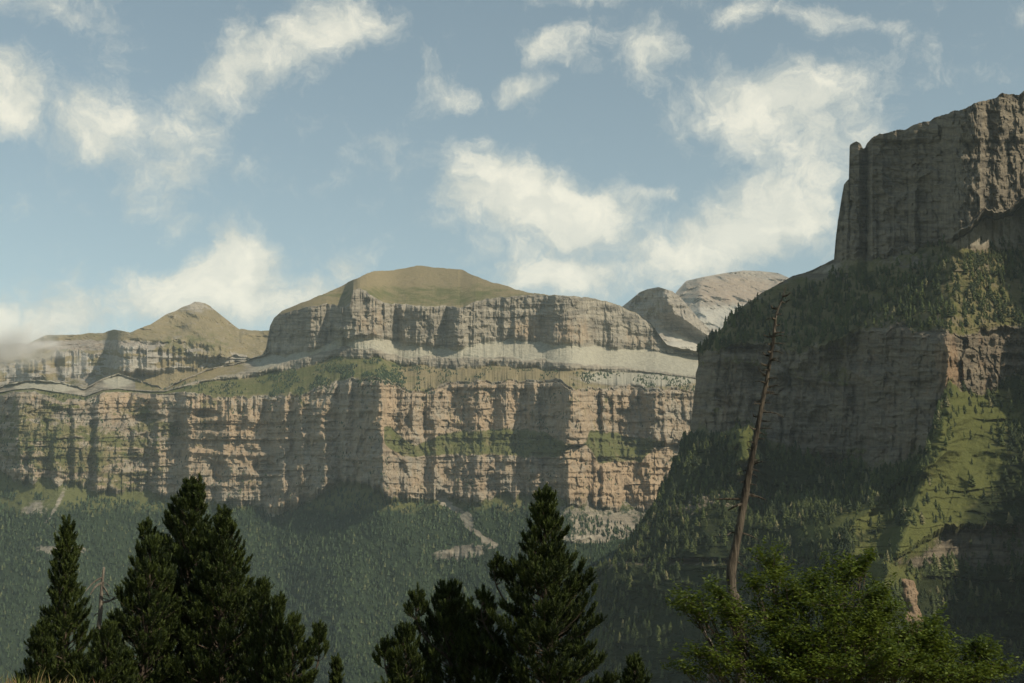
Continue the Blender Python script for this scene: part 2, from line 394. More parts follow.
disp = disp + wS * (26 * (fbm(X / 110, SA.D / 110, 0, 5, 41) - .5) + 5 * (fbm((X + .6 * SA.D) / 30, (SA.D - .3 * X) / 30, 0, 3, 44) - .5) - 6)
disp = disp + SA.w([9, 10], 8) * (110 * (fbm(X / 260, Z / 400, 0, 4, 51) - .5) + 20 * (fbm((X + .7 * Z) / 60, (Z - .5 * X) / 60, 0, 3, 54) - .5))
# caves in the lower left wall
for c in ((220, 472, 9, 11), (264, 468, 13, 7), (180, 440, 9, 22), (150, 418, 16, 4), (205, 414, 14, 4)):
    disp = disp - 35 * sst(blob(px, py, *c), 0.2, .9)
SA.D = SA.D - disp
SA.px = SA.px + 0; 
# small jags on the skyline
jag = (fbm(X / 24, 0 * X + 3, 0, 4, 61) - .5)
SA.py = SA.py + wU * jag * 3.0 + SA.w([0], 4) * (px > 534) * jag * 3
n1 = fbm(px / 26, py / 14, 0, 4, 71)
n2 = fbm(px / 9, py / 6, 0, 3, 75)
B_ = SA.band
veg = np.zeros_like(px); lush = np.full_like(px, .3); warm = np.zeros_like(px); pale = np.zeros_like(px)
veg += 1.0 * (B_ == 0)
lush += (B_ == 0) * (-.25 + .5 * blob(px, py, 430, 296, 110, 12) - .25 * blob(px, py, 420, 275, 60, 10))
pale += .95 * SA.w([2], 3) * sst(px + 30 * (n1 - .5), 215, 285) + .9 * blob(px, py, 118, 380, 14, 9) + .85 * blob(px, py, 35, 385, 30, 6) + .7 * blob(px, py, 60, 388, 30, 5) * (B_ <= 4)
veg += SA.w([2], 3) * (.7 * (1 - sst(px + 30 * (n1 - .5), 215, 285)) * (px > 135) + .25 * (n1 - .4) * 2)
veg += SA.w([3, ], 2) * .15
v4 = .95 - 1.0 * blob(px, py, 640, 378, 60, 9) - .3 * (px < 130)
veg += SA.w([4], 3) * v4
pale += SA.w([4], 3) * (blob(px, py, 650, 376, 55, 8) + .3)
lush += SA.w([4], 3) * (-.05 + .45 * (px < 400))
veg += SA.w([6], 2) * (px > 384) * (px < 665) * 1.0 * (1 - blob(px, py, 577, 445, 9, 20))
lush += SA.w([6], 2) * .45
veg += .62 * blob(px, py, 45, 440, 50, 36) + .5 * blob(px, py, 115, 465, 40, 28) - .35 * (px < 200) * SA.w([5, 6, 7], 3) * (fbm(px / 30, py / 7, 0, 4, 79) > .52) + .35 * blob(px, py, 150, 420, 60, 22) * (n1 > .45)
lush += .2 * (px < 200) * (py > 400)
veg += wLow * (.20 + .5 * (n2 - .5)) + wU * .02
veg += SA.w([8], 5) * (.75 - .5 * (px > 560)) + SA.w([9, 10], 3) * .9 + SA.w([8], 3) * .2
lush += SA.w([8, 9, 10], 4) * .5; wood = SA.w([9, 10], 6) * 1.0 + SA.w([8], 6) * sst(py, 495, 520) * .8
bw = .55 + .9 * n1
bare = bw * np.maximum.reduce([seg(px + 14 * (n2 - .5), py, [(441, 497), (462, 515), (478, 535), (490, 545)], 4), .72 * blob(px, py, 462, 552, 28, 7, 8), blob(px, py, 590, 539, 20, 4),
                          .55 * seg(px, py, [(66, 486), (56, 508), (46, 522)], 2.5), .5 * blob(px, py, 35, 508, 14, 10), .45 * blob(px, py, 615, 525, 16, 8),
                          .7 * blob(px, py, 60, 550, 30, 5), .7 * blob(px, py, 290, 505, 30, 6, 20)])
veg -= 1.1 * bare; pale += .45 * bare; warm += .3 * bare
warm += wL * (.47 + .25 * blob(px, py, 520, 410, 130, 40) + .35 * blob(px, py, 385, 430, 12, 60) + .2 * blob(px, py, 300, 440, 60, 50)) + wL2 * .55 + .4 * blob(px, py, 620, 480, 60, 30)
warm += wU * (.10 + .45 * blob(px, py, 372, 320, 14, 22) + .5 * blob(px, py, 530, 330, 20, 16) + .5 * blob(px, py, 575, 332, 20, 16) + .3 * blob(px, py, 640, 340, 20, 12))
warm += .35 * blob(px, py, 125, 400, 30, 14) + .25 * blob(px, py, 215, 430, 50, 40)
SA.finish('mountain', M_A, dict(wood=wood, veg=veg, lush=lush, warm=warm, pale=pale))

# ================================================================== BACK PEAK, LEFT
UB = np.arange(-360, 345, 1.3)
bt = [(-360,370),(-60,352),(0,345),(27,343),(44,336),(103,333),(113,329.6),(130,332),(150,324.4),(171,312.5),(186,306),(195,302),(206,303),(219,312.5),(239,329.6),(263,331),(345,331)]
br = [(-360,388),(0,366),(30,358),(60,352),(90,352),(112,354),(118,342),(135,341),(178,348),(205,356),(240,358),(345,358)]
bb = [(-360,408),(0,388),(30,381),(60,379),(113,377),(120,372),(178,372),(205,368),(240,362),(345,362)]
bo = [(-360,470),(345,470)]
SB = Sheet(UB, [bt, br, bb, bo], [30, [(-360,66),(60,62),(112,66),(120,78),(345,70)], 32], 2, [(-360,7200),(0,7000),(110,7000),(118,6850),(240,7000),(345,7100)], step=1.1, smooth=3, jag=[1.0,5,5,0], sd=5)
X, Z, px, py = SB.X, SB.H, SB.px, SB.py
d = SB.w([1], 3) * (.55 * flutes(X, Z, 101, 1.6) + 1.1 * strata(Z, X, 104, 1.3) + 60 * (fbm(X / 150, Z / 90, 0, 4, 106) - .5) - 40) + SB.w([0, 2], 4) * (150 * (fbm((X + .6 * SB.D) / 330, (SB.D - .4 * X) / 330, 0, 6, 111, True, .5) - .5) + .7 * strata(Z, X, 115, 1.6) - 10)
d = d + SB.w([1], 3) * ip([(-360,0),(0,0),(26,0),(32,50),(55,20),(62,45),(100,0),(112,0),(119,90),(150,60),(180,30),(220,0),(345,0)], px) + SB.w([0], 6) * (170 * np.exp(-((px - 196 - (py - 303) * .35 - 10 * (fbm(px / 9, py / 7, 0, 3, 119) - .5)) / 26) ** 2) + 60 * np.exp(-((px - 150) / 18) ** 2))
SB.D = SB.D - d
veg = .68 * SB.w([0], 3) + .75 * SB.w([2], 3) * (px > 120) + .45 * SB.w([2], 3) - .9 * blob(px, py, 90, 345, 60, 4) - .35 * blob(px, py, 196, 306, 16, 7) + .15 * SB.w([1], 3) + .55 * SB.w([1], 3) * (fbm(px / 16, py / 5, 0, 3, 121) > .5)
lush = .05 + .35 * blob(px, py, 190, 345, 50, 16) + .2 * (px < 120)
warm = .45 * blob(px, py, 70, 346, 70, 7) + .4 * blob(px, py, 250, 335, 30, 8) + .15
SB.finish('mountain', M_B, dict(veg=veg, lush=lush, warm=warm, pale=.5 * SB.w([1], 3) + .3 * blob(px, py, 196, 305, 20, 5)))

# ================================================================== BACK PEAKS, RIGHT
UC = np.arange(600, 1000, 1.2)
c1 = [(600,330),(615,312),(628,302),(640,292),(648,289),(658.5,287),(665,289),(672,291),(680,297),(688,306),(700,320),(715,335),(760,350),(1000,350)]
SC = Sheet(UC, [c1, [(600,345),(640,322),(680,325),(700,335),(720,345),(1000,360)], [(600,420),(1000,420)]], [52, 30], 1, [(600,7000),(660,6700),(700,6900),(1000,7200)], step=1.1, smooth=3)
X, Z, px, py = SC.X, SC.H, SC.px, SC.py
SC.D = SC.D - 230 * np.exp(-((px - 672 - (py - 300) * .5 - 12 * (fbm(px / 10, py / 10, 0, 3, 137) - .5)) / 22) ** 2) * SC.w([0], 8) - 1.5 * flutes(X, Z, 131, 1.5) * SC.w([0], 6) - 150 * fbm(X / 220, SC.D / 260, 0, 5, 133, True) - 1.3 * strata(Z, X, 135, 1.8)
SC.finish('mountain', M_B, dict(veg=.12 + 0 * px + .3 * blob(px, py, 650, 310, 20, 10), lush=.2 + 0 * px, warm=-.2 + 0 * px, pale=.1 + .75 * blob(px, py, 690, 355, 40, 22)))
c2 = [(600,330),(655,318),(668,305),(677,291),(686,281),(703,277),(725,273),(744,270.5),(760,271),(778,273),(792,279),(815,286),(860,292),(1000,300)]
SD = Sheet(UC, [c2, [(600,335),(670,318),(700,300),(730,306),(760,312),(1000,330)], [(600,430),(1000,430)]], [24, 27], 1, [(600,9000),(1000,9200)], step=1.1, smooth=3)
X, Z, px, py = SD.X, SD.H, SD.px, SD.py
SD.D = SD.D - 260 * fbm((X + .5 * SD.D) / 420, (SD.D - .5 * X) / 420, 0, 6, 141, True, .58) - 1.5 * strata(Z, X + .4 * SD.D, 143, 2.2)
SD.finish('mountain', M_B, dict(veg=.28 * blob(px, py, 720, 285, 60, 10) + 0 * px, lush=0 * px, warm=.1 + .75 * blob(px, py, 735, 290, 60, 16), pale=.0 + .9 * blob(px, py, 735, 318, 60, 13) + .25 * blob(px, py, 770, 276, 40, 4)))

# ================================================================== NEAR MOUNTAIN, RIGHT
UR = np.concatenate([np.arange(0, 350, .75), np.arange(350, 720, 4.0)])
r_sky = [(560,520),(600,470),(640,420),(660,395),(698,352),(705,343),(720,330),(740,308),(765,290),(790,278),(815,268),(834,259),(835.5,240),(838,218),(842,195),(844,184),(849,180),(847,160),(850,145),(856,142.5),(860,143.5),(863,149),(865,149),(867,144),(872,139),(880,135),(900,130),(925,122),(950,112),(975,103),(1000,95),(1024,92),(1060,90),(1110,120),(1160,190),(1250,310),(1350,420),(1500,520)]
r_cb = [(560,521),(600,471),(660,396),(698,353),(705,344),(720,331),(740,309),(765,291),(790,279),(815,269),(834,260),(860,258),(880,257),(900,254),(930,246),(960,236),(975,226),(985,215),(1000,217),(1012,212),(1024,203),(1100,200),(1160,240),(1250,340),(1350,425),(1500,530)]
r_lr = [(560,523),(600,473),(660,398),(699,354),(712,347),(740,347),(800,352),(840,341),(870,330),(900,324),(930,331),(960,334),(1024,326),(1100,320),(1250,370),(1350,440),(1500,540)]
r_lb = [(560,560),(640,495),(660,455),(688,434),(705,434),(722,432),(736,424),(758,430),(790,455),(820,468),(850,466),(900,468),(928,455),(938,425),(944,392),(952,388),(965,391),(985,392),(1005,384),(1024,378),(1100,372),(1250,420),(1350,480),(1500,570)]
r_m1 = [(560,600),(625,545),(655,510),(700,500),(760,505),(820,505),(870,500),(905,492),(925,486),(950,462),(975,440),(1005,430),(1060,450),(1100,450),(1250,500),(1500,620)]
r_m2 = [(560,640),(605,570),(640,560),(700,560),(760,560),(820,560),(870,556),(900,560),(925,540),(950,532),(1024,528),(1100,530),(1250,560),(1500,680)]
r_m3 = [(560,680),(600,572),(640,563),(700,562),(760,562),(820,562),(870,558),(888,563),(900,575),(925,570),(950,566),(1024,566),(1100,570),(1250,620),(1500,720)]
r_bt = [(560,1300),(1500,1300)]
xl = [698, 698, 699, 688, 652, 612, 596, 560]
xl = [x for x in xl]
SR = Sheet(UR, [r_sky, r_cb, r_lr, r_lb, r_m1, r_m2, r_m3, r_bt],
           [83, [(690,40),(834,42),(900,40),(985,42),(1500,40)], 82, [(560,45),(700,44),(860,44),(930,40),(1500,40)], [(560,46),(700,44),(850,38),(1500,38)], [(560,50),(890,42),(920,72),(1024,74),(1500,74)], 38],
           3, [(650,2480),(688,2420),(700,2390),(760,2330),(850,2190),(905,2080),(930,2025),(945,2010),(962,2035),(985,2070),(1024,2095),(1060,2080),(1120,2020),(1200,1900),(1500,1700)], step=.8, xl=xl, xr=1450, smooth=3,
           back=((300, 10), (900, 0), (2500, -100)), jag=[2.0, 5, 6, 8, 9, 7, 7, 0], sd=9)
X, Z, px, py = SR.X, SR.H, SR.px, SR.py
wT = SR.w([0], 4); wW = SR.w([2], 5); wSh = SR.w([1], 6); wLo = SR.w([3, 4, 6], 6); wC3 = SR.w([5], 5) * (SR.px > 885)
disp = (wT + wSh * (1 - SR.f(1)) ** 3 * .7) * ip([(690,0),(835,-20),(846,35),(858,35),(866,-12),(872,28),(900,8),(915,22),(925,14),(942,20),(962,150),(976,205),(981,222),(989,206),(1000,222),(1008,212),(1024,230),(1040,190),(1500,190)], px + 5 * (fbm(Z / 50, X / 60, 0, 3, 201) - .5))
disp = disp + wT * (.28 * flutes(X, Z, 203, .8) + .6 * strata(Z, X, 206, .5) + 9 * block(X, Z, 208, .8) + 4 * block(X, Z, 209, .35) + 14 * sst(Z, 690, 700) - 10 * blob(px, py, 905, 190, 40, 10))
und = ip([(690,0),(740,0),(800,-15),(835,-30),(850,-5),(870,0),(900,10),(1500,0)], px)
slot = fbm(X / 38 + 3 * fbm(Z / 90, X / 90, 0, 3, 281), Z / 260, 0, 3, 283, True)
shelf = sst(vn(Z / 26 + 1.2 * fbm(X / 140, Z / 90, 0, 3, 285), X / 160, 0, 287), .55, .72)
disp = disp + wW * (und + .55 * flutes(X, Z, 213, .7) + .5 * strata(Z, X, 216, .6) + 8 * block(X, Z, 218, .7) + 4 * block(X, Z, 219, .35) - 22 * sst(slot, .70, .92) + 13 * shelf - 10 - 16 * sst(fbm(X / 60, Z / 40, 0, 4, 289), .56, .75))
disp = disp + wSh * (40 * fbm(X / 90, Z / 120, 0, 4, 221, True) + 10 * fbm(X / 18, Z / 24, 0, 3, 223) + .6 * strata(Z, X, 225, .5))
n_a = fbm(px / 16, py / 16, 0, 4, 271)
terr = strata(Z + 30 * fbm(X / 60, Z / 60, 0, 4, 231), X, 233, .55)
disp = disp + wLo * (45 * fbm(X / 120, Z / 160, 0, 4, 235, True) + 1.0 * terr + 8 * fbm(X / 16, Z / 20, 0, 3, 237))
disp = disp + (wLo + SR.w([5], 5)) * 130 * sst(px + 20 * (n_a - .5), 1000, 1075) * sst(py, 420, 500)
disp = disp + wC3 * (.3 * flutes(X, Z, 241, .8) + .6 * strata(Z, X, 243, .5))
# the corner of the wall and the spur under it that the lit meadow rides on
rx = np.interp(py, [200, 330, 415, 450, 480, 510, 540, 600], [950, 947, 947, 942, 908, 868, 842, 830]) + 34 * (fbm(px / 60, py / 22, 0, 5, 279) - .5) * sst(py, 300, 480) + 4 * (n_a - .5)
dq = px - rx
disp = disp + (wSh * .35 * SR.f(1) + SR.w([2, 3, 4, 5], 10) + SR.w([6], 10) * .5) * 85 * np.where(dq < 0, np.clip(1 + dq / 75, 0, 1) ** 1.5, np.exp(-dq / 13))
disp = disp + sst(py, 465, 530) * np.interp(px, [650, 700, 780, 830, 850, 900, 945, 960], [0, 50, 130, 190, 185, 95, 10, 0]) * SR.w([4, 5, 6], 12)
disp = disp + SR.w([2, 3, 4], 6) * 105 * sst(blob(px + 34 * (n_a - .5), py + 24 * (vn(px / 9, py / 9, 0, 277) - .5), 742, 444, 15, 25), 0, 1) * SR.w([3, 4], 4)
edge = np.clip(1 - (px - px[:, :1]) / 26, 0, 1)
disp = disp - 110 * edge ** 2
jag = fbm(X / 14, 0 * X + 9, 0, 4, 251) - .5
SR.py = SR.py + wT * jag * 4
SR.px = SR.px + edge * wW * 5 * (fbm(Z / 22, 0 * X, 0, 4, 255) - .5) + edge * SR.w([3, 4, 5, 6], 8) * 16 * (fbm(Z / 40, 0 * X, 0, 4, 256) - .5)
SR.D = SR.D - disp
n1 = fbm(px / 24, py / 16, 0, 4, 261); n2 = fbm(px / 8, py / 5, 0, 3, 262)
veg = np.zeros_like(px); lush = np.full_like(px, .35); warm = .15 + 0 * px; pale = np.zeros_like(px)
veg += wSh * (.85 - 1.1 * blob(px, py, 985, 232, 45, 16) - .5 * blob(px, py, 815, 270, 40, 8) - .35 * blob(px, py, 900, 258, 60, 8) - .25 * (n1 < .42))
pale += wSh * (.8 * blob(px, py, 985, 232, 50, 18) + .6 * blob(px, py, 815, 268, 34, 8) + .4 * blob(px, py, 900, 262, 50, 8))
veg += wW * (.10 + .5 * (n2 - .5) + .35 * shelf * (n1 > .48) + .3 * sst(SR.f(2), .8, 1)) + wT * .02
meadow = (.45 + 1.1 * fbm(px / 14, py / 9, 0, 4, 291)) * np.maximum.reduce([blob(px, py, 975, 415, 40, 26), blob(px, py, 965, 460, 34, 34), blob(px, py, 935, 505, 36, 26, 25), blob(px, py, 895, 545, 46, 16, 20), blob(px, py, 850, 520, 44, 14, 15), blob(px, py, 742, 436, 16, 26), blob(px, py, 885, 575, 30, 12)])
veg += wLo * .8 + wC3 * .25 + .8 * meadow * (1 - wW) - .55 * blob(px, py, 975, 427, 26, 2.2, 4) - .4 * blob(px, py, 960, 418, 20, 2, -4) - .4 * blob(px, py, 700, 505, 50, 14) * (n1 > .5)
lush += .45 * meadow + .2 * wLo; wood = (wLo + wC3) * (1 - 1.2 * meadow) * .8 + wSh * .45 * sst(n1, .42, .58)
warm += .5 * blob(px, py, 948, 365, 12, 24) + wW * .18 - wT * .25
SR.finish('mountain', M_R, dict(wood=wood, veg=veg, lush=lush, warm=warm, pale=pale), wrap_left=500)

# ------------------------------------------------------------------ far trees
def conifer_template(tiers, n, trunk=True, seed=1, jag=.35):
    r = np.random.default_rng(seed); v = []; f = []
    for t in range(tiers):
        z0 = .08 + .86 * t / tiers * .92; z1 = min(1.0, z0 + 1.35 / tiers * .95)
        if t == tiers - 1: z1 = 1.0
        R = .20 * (1 - z0) ** .8 + .02
        b = len(v)
        for i in range(n):
            a = 2 * math.pi * i / n + t * .7
            q = R * (1 + jag * (r.random() - .5) * 2) * (1.15 if i % 2 else .75)
            v.append((q * math.cos(a), q * math.sin(a), z0 + (r.random() - .5) * .04))
        v.append((0, 0, z1))
        for i in range(n): f.append((b + i, b + (i + 1) % n, b + n))
    if trunk:
        b = len(v)
        for k in range(3): a = 2.1 * k; v.append((.02 * math.cos(a), .02 * math.sin(a), -.15))
        for k in range(3): a = 2.1 * k; v.append((.015 * math.cos(a), .015 * math.sin(a), .3))
        for k in range(3):
            j = (k + 1) % 3; f.append((b + k, b + j, b + 3 + j)); f.append((b + k, b + 3 + j, b + 3 + k))
    return np.array(v), np.array(f)
def clump_template(n, seed):
    """broad uneven crown made of small facets"""
    r = np.random.default_rng(seed); v = []; f = []
    for i in range(n):
        d = r.normal(size=3); d /= np.linalg.norm(d); c = d * np.array([.30, .30, .38]) * (.5 + .5 * r.random()) + np.array([0, 0, .55])
        a, b_ = r.normal(size=3) * .12, r.normal(size=3) * .12
        k = len(v); v += [c - a, c + b_, c + a, c - b_]; f += [(k, k + 1, k + 2), (k, k + 2, k + 3)]
    return np.array(v), np.array(f)
def foliage_mat(name, c1, c2, c3=None, scale=.02, rough=.8, trans=0.0):
    m = bpy.data.materials.new(name); m.use_nodes = True
    nt = m.node_tree; nt.nodes.clear(); g = G(nt)
    pos = g.n('ShaderNodeNewGeometry').outputs['Position']
    f = g.m('ADD', g.attr('tint'), g.m('MULTIPLY', g.m('SUBTRACT', g.noise(pos, scale, 4), .5), 1.6))
    c = g.mix(g.rng(f, .1, .9), c1, c2)
    if c3: c = g.mix(g.rng(g.attr('tint'), .93, .97), c, c3)
    p = g.n('ShaderNodeBsdfPrincipled'); g.link(c, p.inputs['Base Color']); p.inputs['Roughness'].default_value = rough
    p.inputs['Specular IOR Level'].default_value = .25
    o = g.n('ShaderNodeOutputMaterial')
    if trans:
        t = g.n('ShaderNodeBsdfTranslucent'); g.link(g.mix(.5, c, (.12, .16, .02)), t.inputs[0])
        mx = g.n('ShaderNodeMixShader'); mx.inputs[0].default_value = trans
        g.link(p.outputs[0], mx.inputs[1]); g.link(t.outputs[0], mx.inputs[2]); g.link(mx.outputs[0], o.inputs[0])
    else: g.link(p.outputs[0], o.inputs[0])
    return m
M_FF = foliage_mat('far_forest_foliage', (.016, .032, .017), (.048, .078, .036), (.10, .115, .05), .006)
M_FN = foliage_mat('slope_conifer_foliage', (.018, .030, .011), (.060, .078, .022), (.15, .14, .07), .01)
def scatter(P, h, wd, tmpl, seed):
    r = np.random.default_rng(seed); tv, tf = tmpl; N = len(P)
    a = r.random(N) * 6.283; ca, sa = np.cos(a), np.sin(a)
    x = tv[None, :, 0] * ca[:, None] - tv[None, :, 1] * sa[:, None]; y = tv[None, :, 0] * sa[:, None] + tv[None, :, 1] * ca[:, None]
    lean = r.normal(size=(N, 2)) * .04
    V = np.stack([x * (h * wd)[:, None] + lean[:, :1] * h[:, None] * tv[None, :, 2], y * (h * wd)[:, None] + lean[:, 1:] * h[:, None] * tv[None, :, 2], tv[None, :, 2] * h[:, None]], -1) + P[:, None, :]
    Fa = tf[None] + (np.arange(N) * len(tv))[:, None, None]
    return V.reshape(-1, 3), Fa.reshape(-1, tf.shape[1]), np.repeat(r.random(N), len(tv))
def merge(parts):
    vs, fs, ts = [], [], []; o = 0
    for v, f, t in parts: vs.append(v); fs.append(f + o); ts.append(t); o += len(v)
    return np.concatenate(vs), np.concatenate(fs), np.concatenate(ts)
def pick(sh, dens, N, seed):
    """points on a sheet with probability by density x area"""
    r = np.random.default_rng(seed)
    P = sh.P; e1 = np.linalg.norm(P[1:, :-1] - P[:-1, :-1], axis=-1); e2 = np.linalg.norm(P[:-1, 1:] - P[:-1, :-1], axis=-1)
    w = np.clip(dens[:-1, :-1], 0, None) * np.minimum(e1, 40) * np.minimum(e2, 40); w = w / w.sum()
    idx = r.choice(w.size, size=N, p=w.ravel())
    i, j = np.unravel_index(idx, w.shape)
    a, b = r.random(N)[:, None], r.random(N)[:, None]
    Q = P[i, j] * (1 - a) * (1 - b) + P[i + 1, j] * a * (1 - b) + P[i, j + 1] * (1 - a) * b + P[i + 1, j + 1] * a * b
    return Q, sh.px[i, j], sh.py[i, j]

# far forest under the mesa
px, py = SA.px, SA.py
nn = fbm(px / 40, py / 26, 0, 4, 301); nb = fbm(px / 10, py / 7, 0, 3, 305)
bare2 = np.maximum(bare, .9 * blob(px, py, 40, 500, 40, 18) * (nb > .45))
fo = SA.w([8], 5) * sst(py - ip([(-330,488),(0,487),(60,500),(90,497),(170,503),(222,510),(250,506),(284,512),(300,500),(330,492),(345,486),(395,499),(421,503),(445,506),(480,508),(500,503),(560,508),(640,530),(772,540)], px), -2, 4) + SA.w([9, 10], 6)
fo = fo * (1 - sst(bare2, .3, .7)) * (.55 + .9 * nn) * (py < 760)
n_far = 42000
Q, _, _ = pick(SA, fo, n_far, 5)
h = 8 + 13 * RNG.random(n_far) ** 1.5
t_far = conifer_template(2, 6, False, 3)
shrub = fbm(px / 12, py / 8, 0, 3, 311)
sh_d = SA.w([4], 3) * (px > 255) * (px < 420) * (shrub > .42) * 1.0 + SA.w([4], 3) * (shrub > .56) * .5 + SA.w([6], 3) * (shrub > .52) * .35 * (px > 384) + wLow * 0 + (SA.w([5, 7], 2)) * (shrub > .6) * .3 + blob(px, py, 340, 380, 60, 10) * (shrub > .4) + .6 * blob(px, py, 60, 450, 60, 30) * (shrub > .45) * (px < 150) + .5 * blob(px, py, 215, 388, 50, 8) * (shrub > .4)
Q2, _, _ = pick(SA, sh_d, 5200, 6)
h2 = RNG.uniform(5, 10, 5200)
v, f, t = merge([scatter(Q, h, RNG.uniform(.9, 1.4, n_far), t_far, 8), scatter(Q2, h2, RNG.uniform(1.1, 2.0, 5200), t_far, 9)])
link('forest', mesh_np('forest', v, f, M_FF, False, {'tint': t}), label='dark conifer forest covering the far slope under the cliffs', cat='forest', kind='stuff')

# nearer slope forest on the right mountain
px, py = SR.px, SR.py
nn = fbm(px / 22, py / 16, 0, 4, 321)
up = wSh * (.7 + 1.2 * sst(nn, .38, .6)) * sst(py - ip([(690,300),(740,300),(800,284),(840,268),(870,268),(900,262),(930,262),(960,258),(1000,240),(1024,236),(1450,200)], px), 0, 14) * (px < 1300)
lowm = np.clip(1 - meadow * 1.15, .0, 1)
lo = (wLo + .35 * wC3) * (.3 + 1.2 * sst(nn, .36, .6)) * lowm * (py < 720) * (px < 1300) * (1 - .8 * blob(px, py, 1000, 490, 45, 40))
Q, qx, qy = pick(SR, up + lo, 13000, 15)
h = 5 + 13 * RNG.random(len(Q)) ** 1.3; wdt = RNG.uniform(.8, 1.5, len(Q))
# individual trees: lone ones on the meadows and along the rim, then the largest in the picture
md = meadow * sst(fbm(px / 12, py / 10, 0, 3, 331), .40, .6) * (1 - wW)
Qm, mx, my = pick(SR, md * (px < 1020) * (px > 780) , 110, 16)
Qk, kx, ky = pick(SR, blob(px, py, 742, 436, 16, 26) * (1 - wW), 26, 17)
Qs, sx, sy = pick(SR, wSh * blob(px, py, 960, 252, 60, 12), 46, 18)
inv = (qx > 700) & (qx < 1022) & (qy < 683)
rim_i = np.where(inv & (qy > np.interp(qx, [699, 712, 740, 800, 840, 870, 900, 930, 1024], [354, 347, 347, 352, 341, 330, 324, 331, 326]) - 7) & (qy < np.interp(qx, [699, 712, 740, 800, 840, 870, 900, 930, 1024], [354, 347, 347, 352, 341, 330, 324, 331, 326]) + 2))[0]
rim_i = rim_i[:100]
rest = np.ones(len(Q), bool); rest[rim_i] = False
tm = [conifer_template(5, 9, True, s) for s in (11, 12, 13)]
ti = np.arange(len(Q)) % 3
v, f, t = merge([scatter(Q[rest & (ti == k)], h[rest & (ti == k)], wdt[rest & (ti == k)], tm[k], 20 + k) for k in range(3)])
link('forest', mesh_np('forest', v, f, M_FN, False, {'tint': t}), label='mixed conifer forest on the shaded slopes of the near mountain at right', cat='forest', kind='stuff')
tree_me = []
for k in range(3):
    v, f = tm[k]; rr = np.random.default_rng(k)
    me = mesh_np('slope_conifer', v, f, M_FN, False, {'tint': np.full(len(v), .2 + .3 * k)}); tree_me.append(me)
def put_trees(P, hs, where, group):
    """where(px, py) says which patch of ground the tree stands on"""
    X_, Y_ = proj(P)
    for i, p in enumerate(P):
        o = bpy.data.objects.new('conifer_tree', tree_me[i % 3]); COL.objects.link(o)
        o.location = p; hh = float(hs[i]); w_ = random.uniform(.85, 1.35)
        o.scale = (hh * w_, hh * w_, hh); o.rotation_euler = (0, 0, random.uniform(0, 6))
        size = 'tall' if hh > 12 else 'low' if hh < 8.5 else 'medium'
        build = 'slender' if w_ < 1.05 else 'bushy'
        tag(o, f'{size} {build} conifer {where(float(X_[i]), float(Y_[i]))}', 'tree', group)
def w_meadow(x, y):
    if y < 425: return 'at the top of the sunlit meadow just under the right cliff'
    if y < 470: return 'on the ' + ('left' if x < 962 else 'right') + ' half of the sunlit meadow below its rock ledge'
    if y < 515: return 'on the ' + ('left' if x < 930 else 'right') + ' side of the sunlit strip where the meadow narrows'
    return 'on the ' + ('lowest sunlit clearing left of the rock band' if x < 890 else 'grass just above the dark lower rock band')
def w_rim(x, y):
    return ('on the left shoulder of the wooded rim beside the dead trunk top' if x < 790 else 'in the dip of the wooded rim right of the dead trunk' if x < 850 else
            'on the high middle of the wooded rim over the shaded wall' if x < 930 else 'on the rim above the sunlit rock corner')
put_trees(Qm, RNG.uniform(6, 15, 110), w_meadow, 'conifers on the sunlit meadow')
put_trees(Qk, RNG.uniform(6, 12, 26), lambda x, y: 'on the ' + ('upper' if y < 440 else 'lower') + ' part of the grassy knob behind the dead trunk', 'conifers on the grassy knob')
put_trees(Qs, RNG.uniform(7, 13, 46), lambda x, y: 'on the ' + ('left' if x < 960 else 'right') + ' part of the pale scree under the top cliff', 'conifers on the pale scree')
put_trees(Q[rim_i], h[rim_i], w_rim, 'conifers on the rim of the shaded wall')

# ------------------------------------------------------------------ rock tower standing in the sun
def rock_tower():
    c = unproj(np.array(905.), np.array(640.), 1600.)
    w_, h_ = 15.0, 66.0
    n, m = 72, 140; vs = []
    th = np.linspace(0, 2 * np.pi, n, endpoint=False); zz = np.linspace(0, 1, m)
    T, Zg = np.meshgrid(th, zz)
    R = w_ * (1.25 - .30 * Zg + .05 * np.sin(9 * Zg)) * (1 - sst(Zg, .955, 1.0) * .75)
    R = R * (.55 + .9 * fbm(np.cos(T) * 1.9 + 5, np.sin(T) * 1.9 + 5, Zg * 4.5, 5, 401, False, .6)) + 2.4 * (sst(vn(Zg * 11, T * .6, 0, 403), .4, .6) - .5)
    R = R - 5.5 * np.exp(-((T - 4.45) / .42) ** 2) * (np.exp(-((Zg - .56) / .13) ** 2) + .8 * np.exp(-((Zg - .86) / .05) ** 2))
    R = R + 3 * sst(Zg, .55, .0)
    Pv = np.stack([c[0] + R * np.cos(T) * .95, c[1] + R * np.sin(T), c[2] + Zg * h_ + 1.5 * fbm(T * 1.5, Zg, 0, 3, 405) * sst(Zg, .8, 1)], -1)
    i = np.arange(n * m).reshape(m, n); j = np.roll(i, -1, 1)
    f = np.stack([i[:-1], j[:-1], j[1:], i[1:]], -1).reshape(-1, 4)
    top = np.arange(n * m - n, n * m)[None]
    k = n * m; Pv = Pv.reshape(-1, 3)
    a = {'veg': np.full(k, .0), 'lush': np.full(k, .3), 'warm': np.full(k, .75), 'pale': np.full(k, .35)}
    return link('rock_tower', mesh_np('rock_tower', Pv, [f, top], M_R, False, a), label='sunlit tan rock tower rising out of the dark slope at right', cat='rock')
rock_tower()

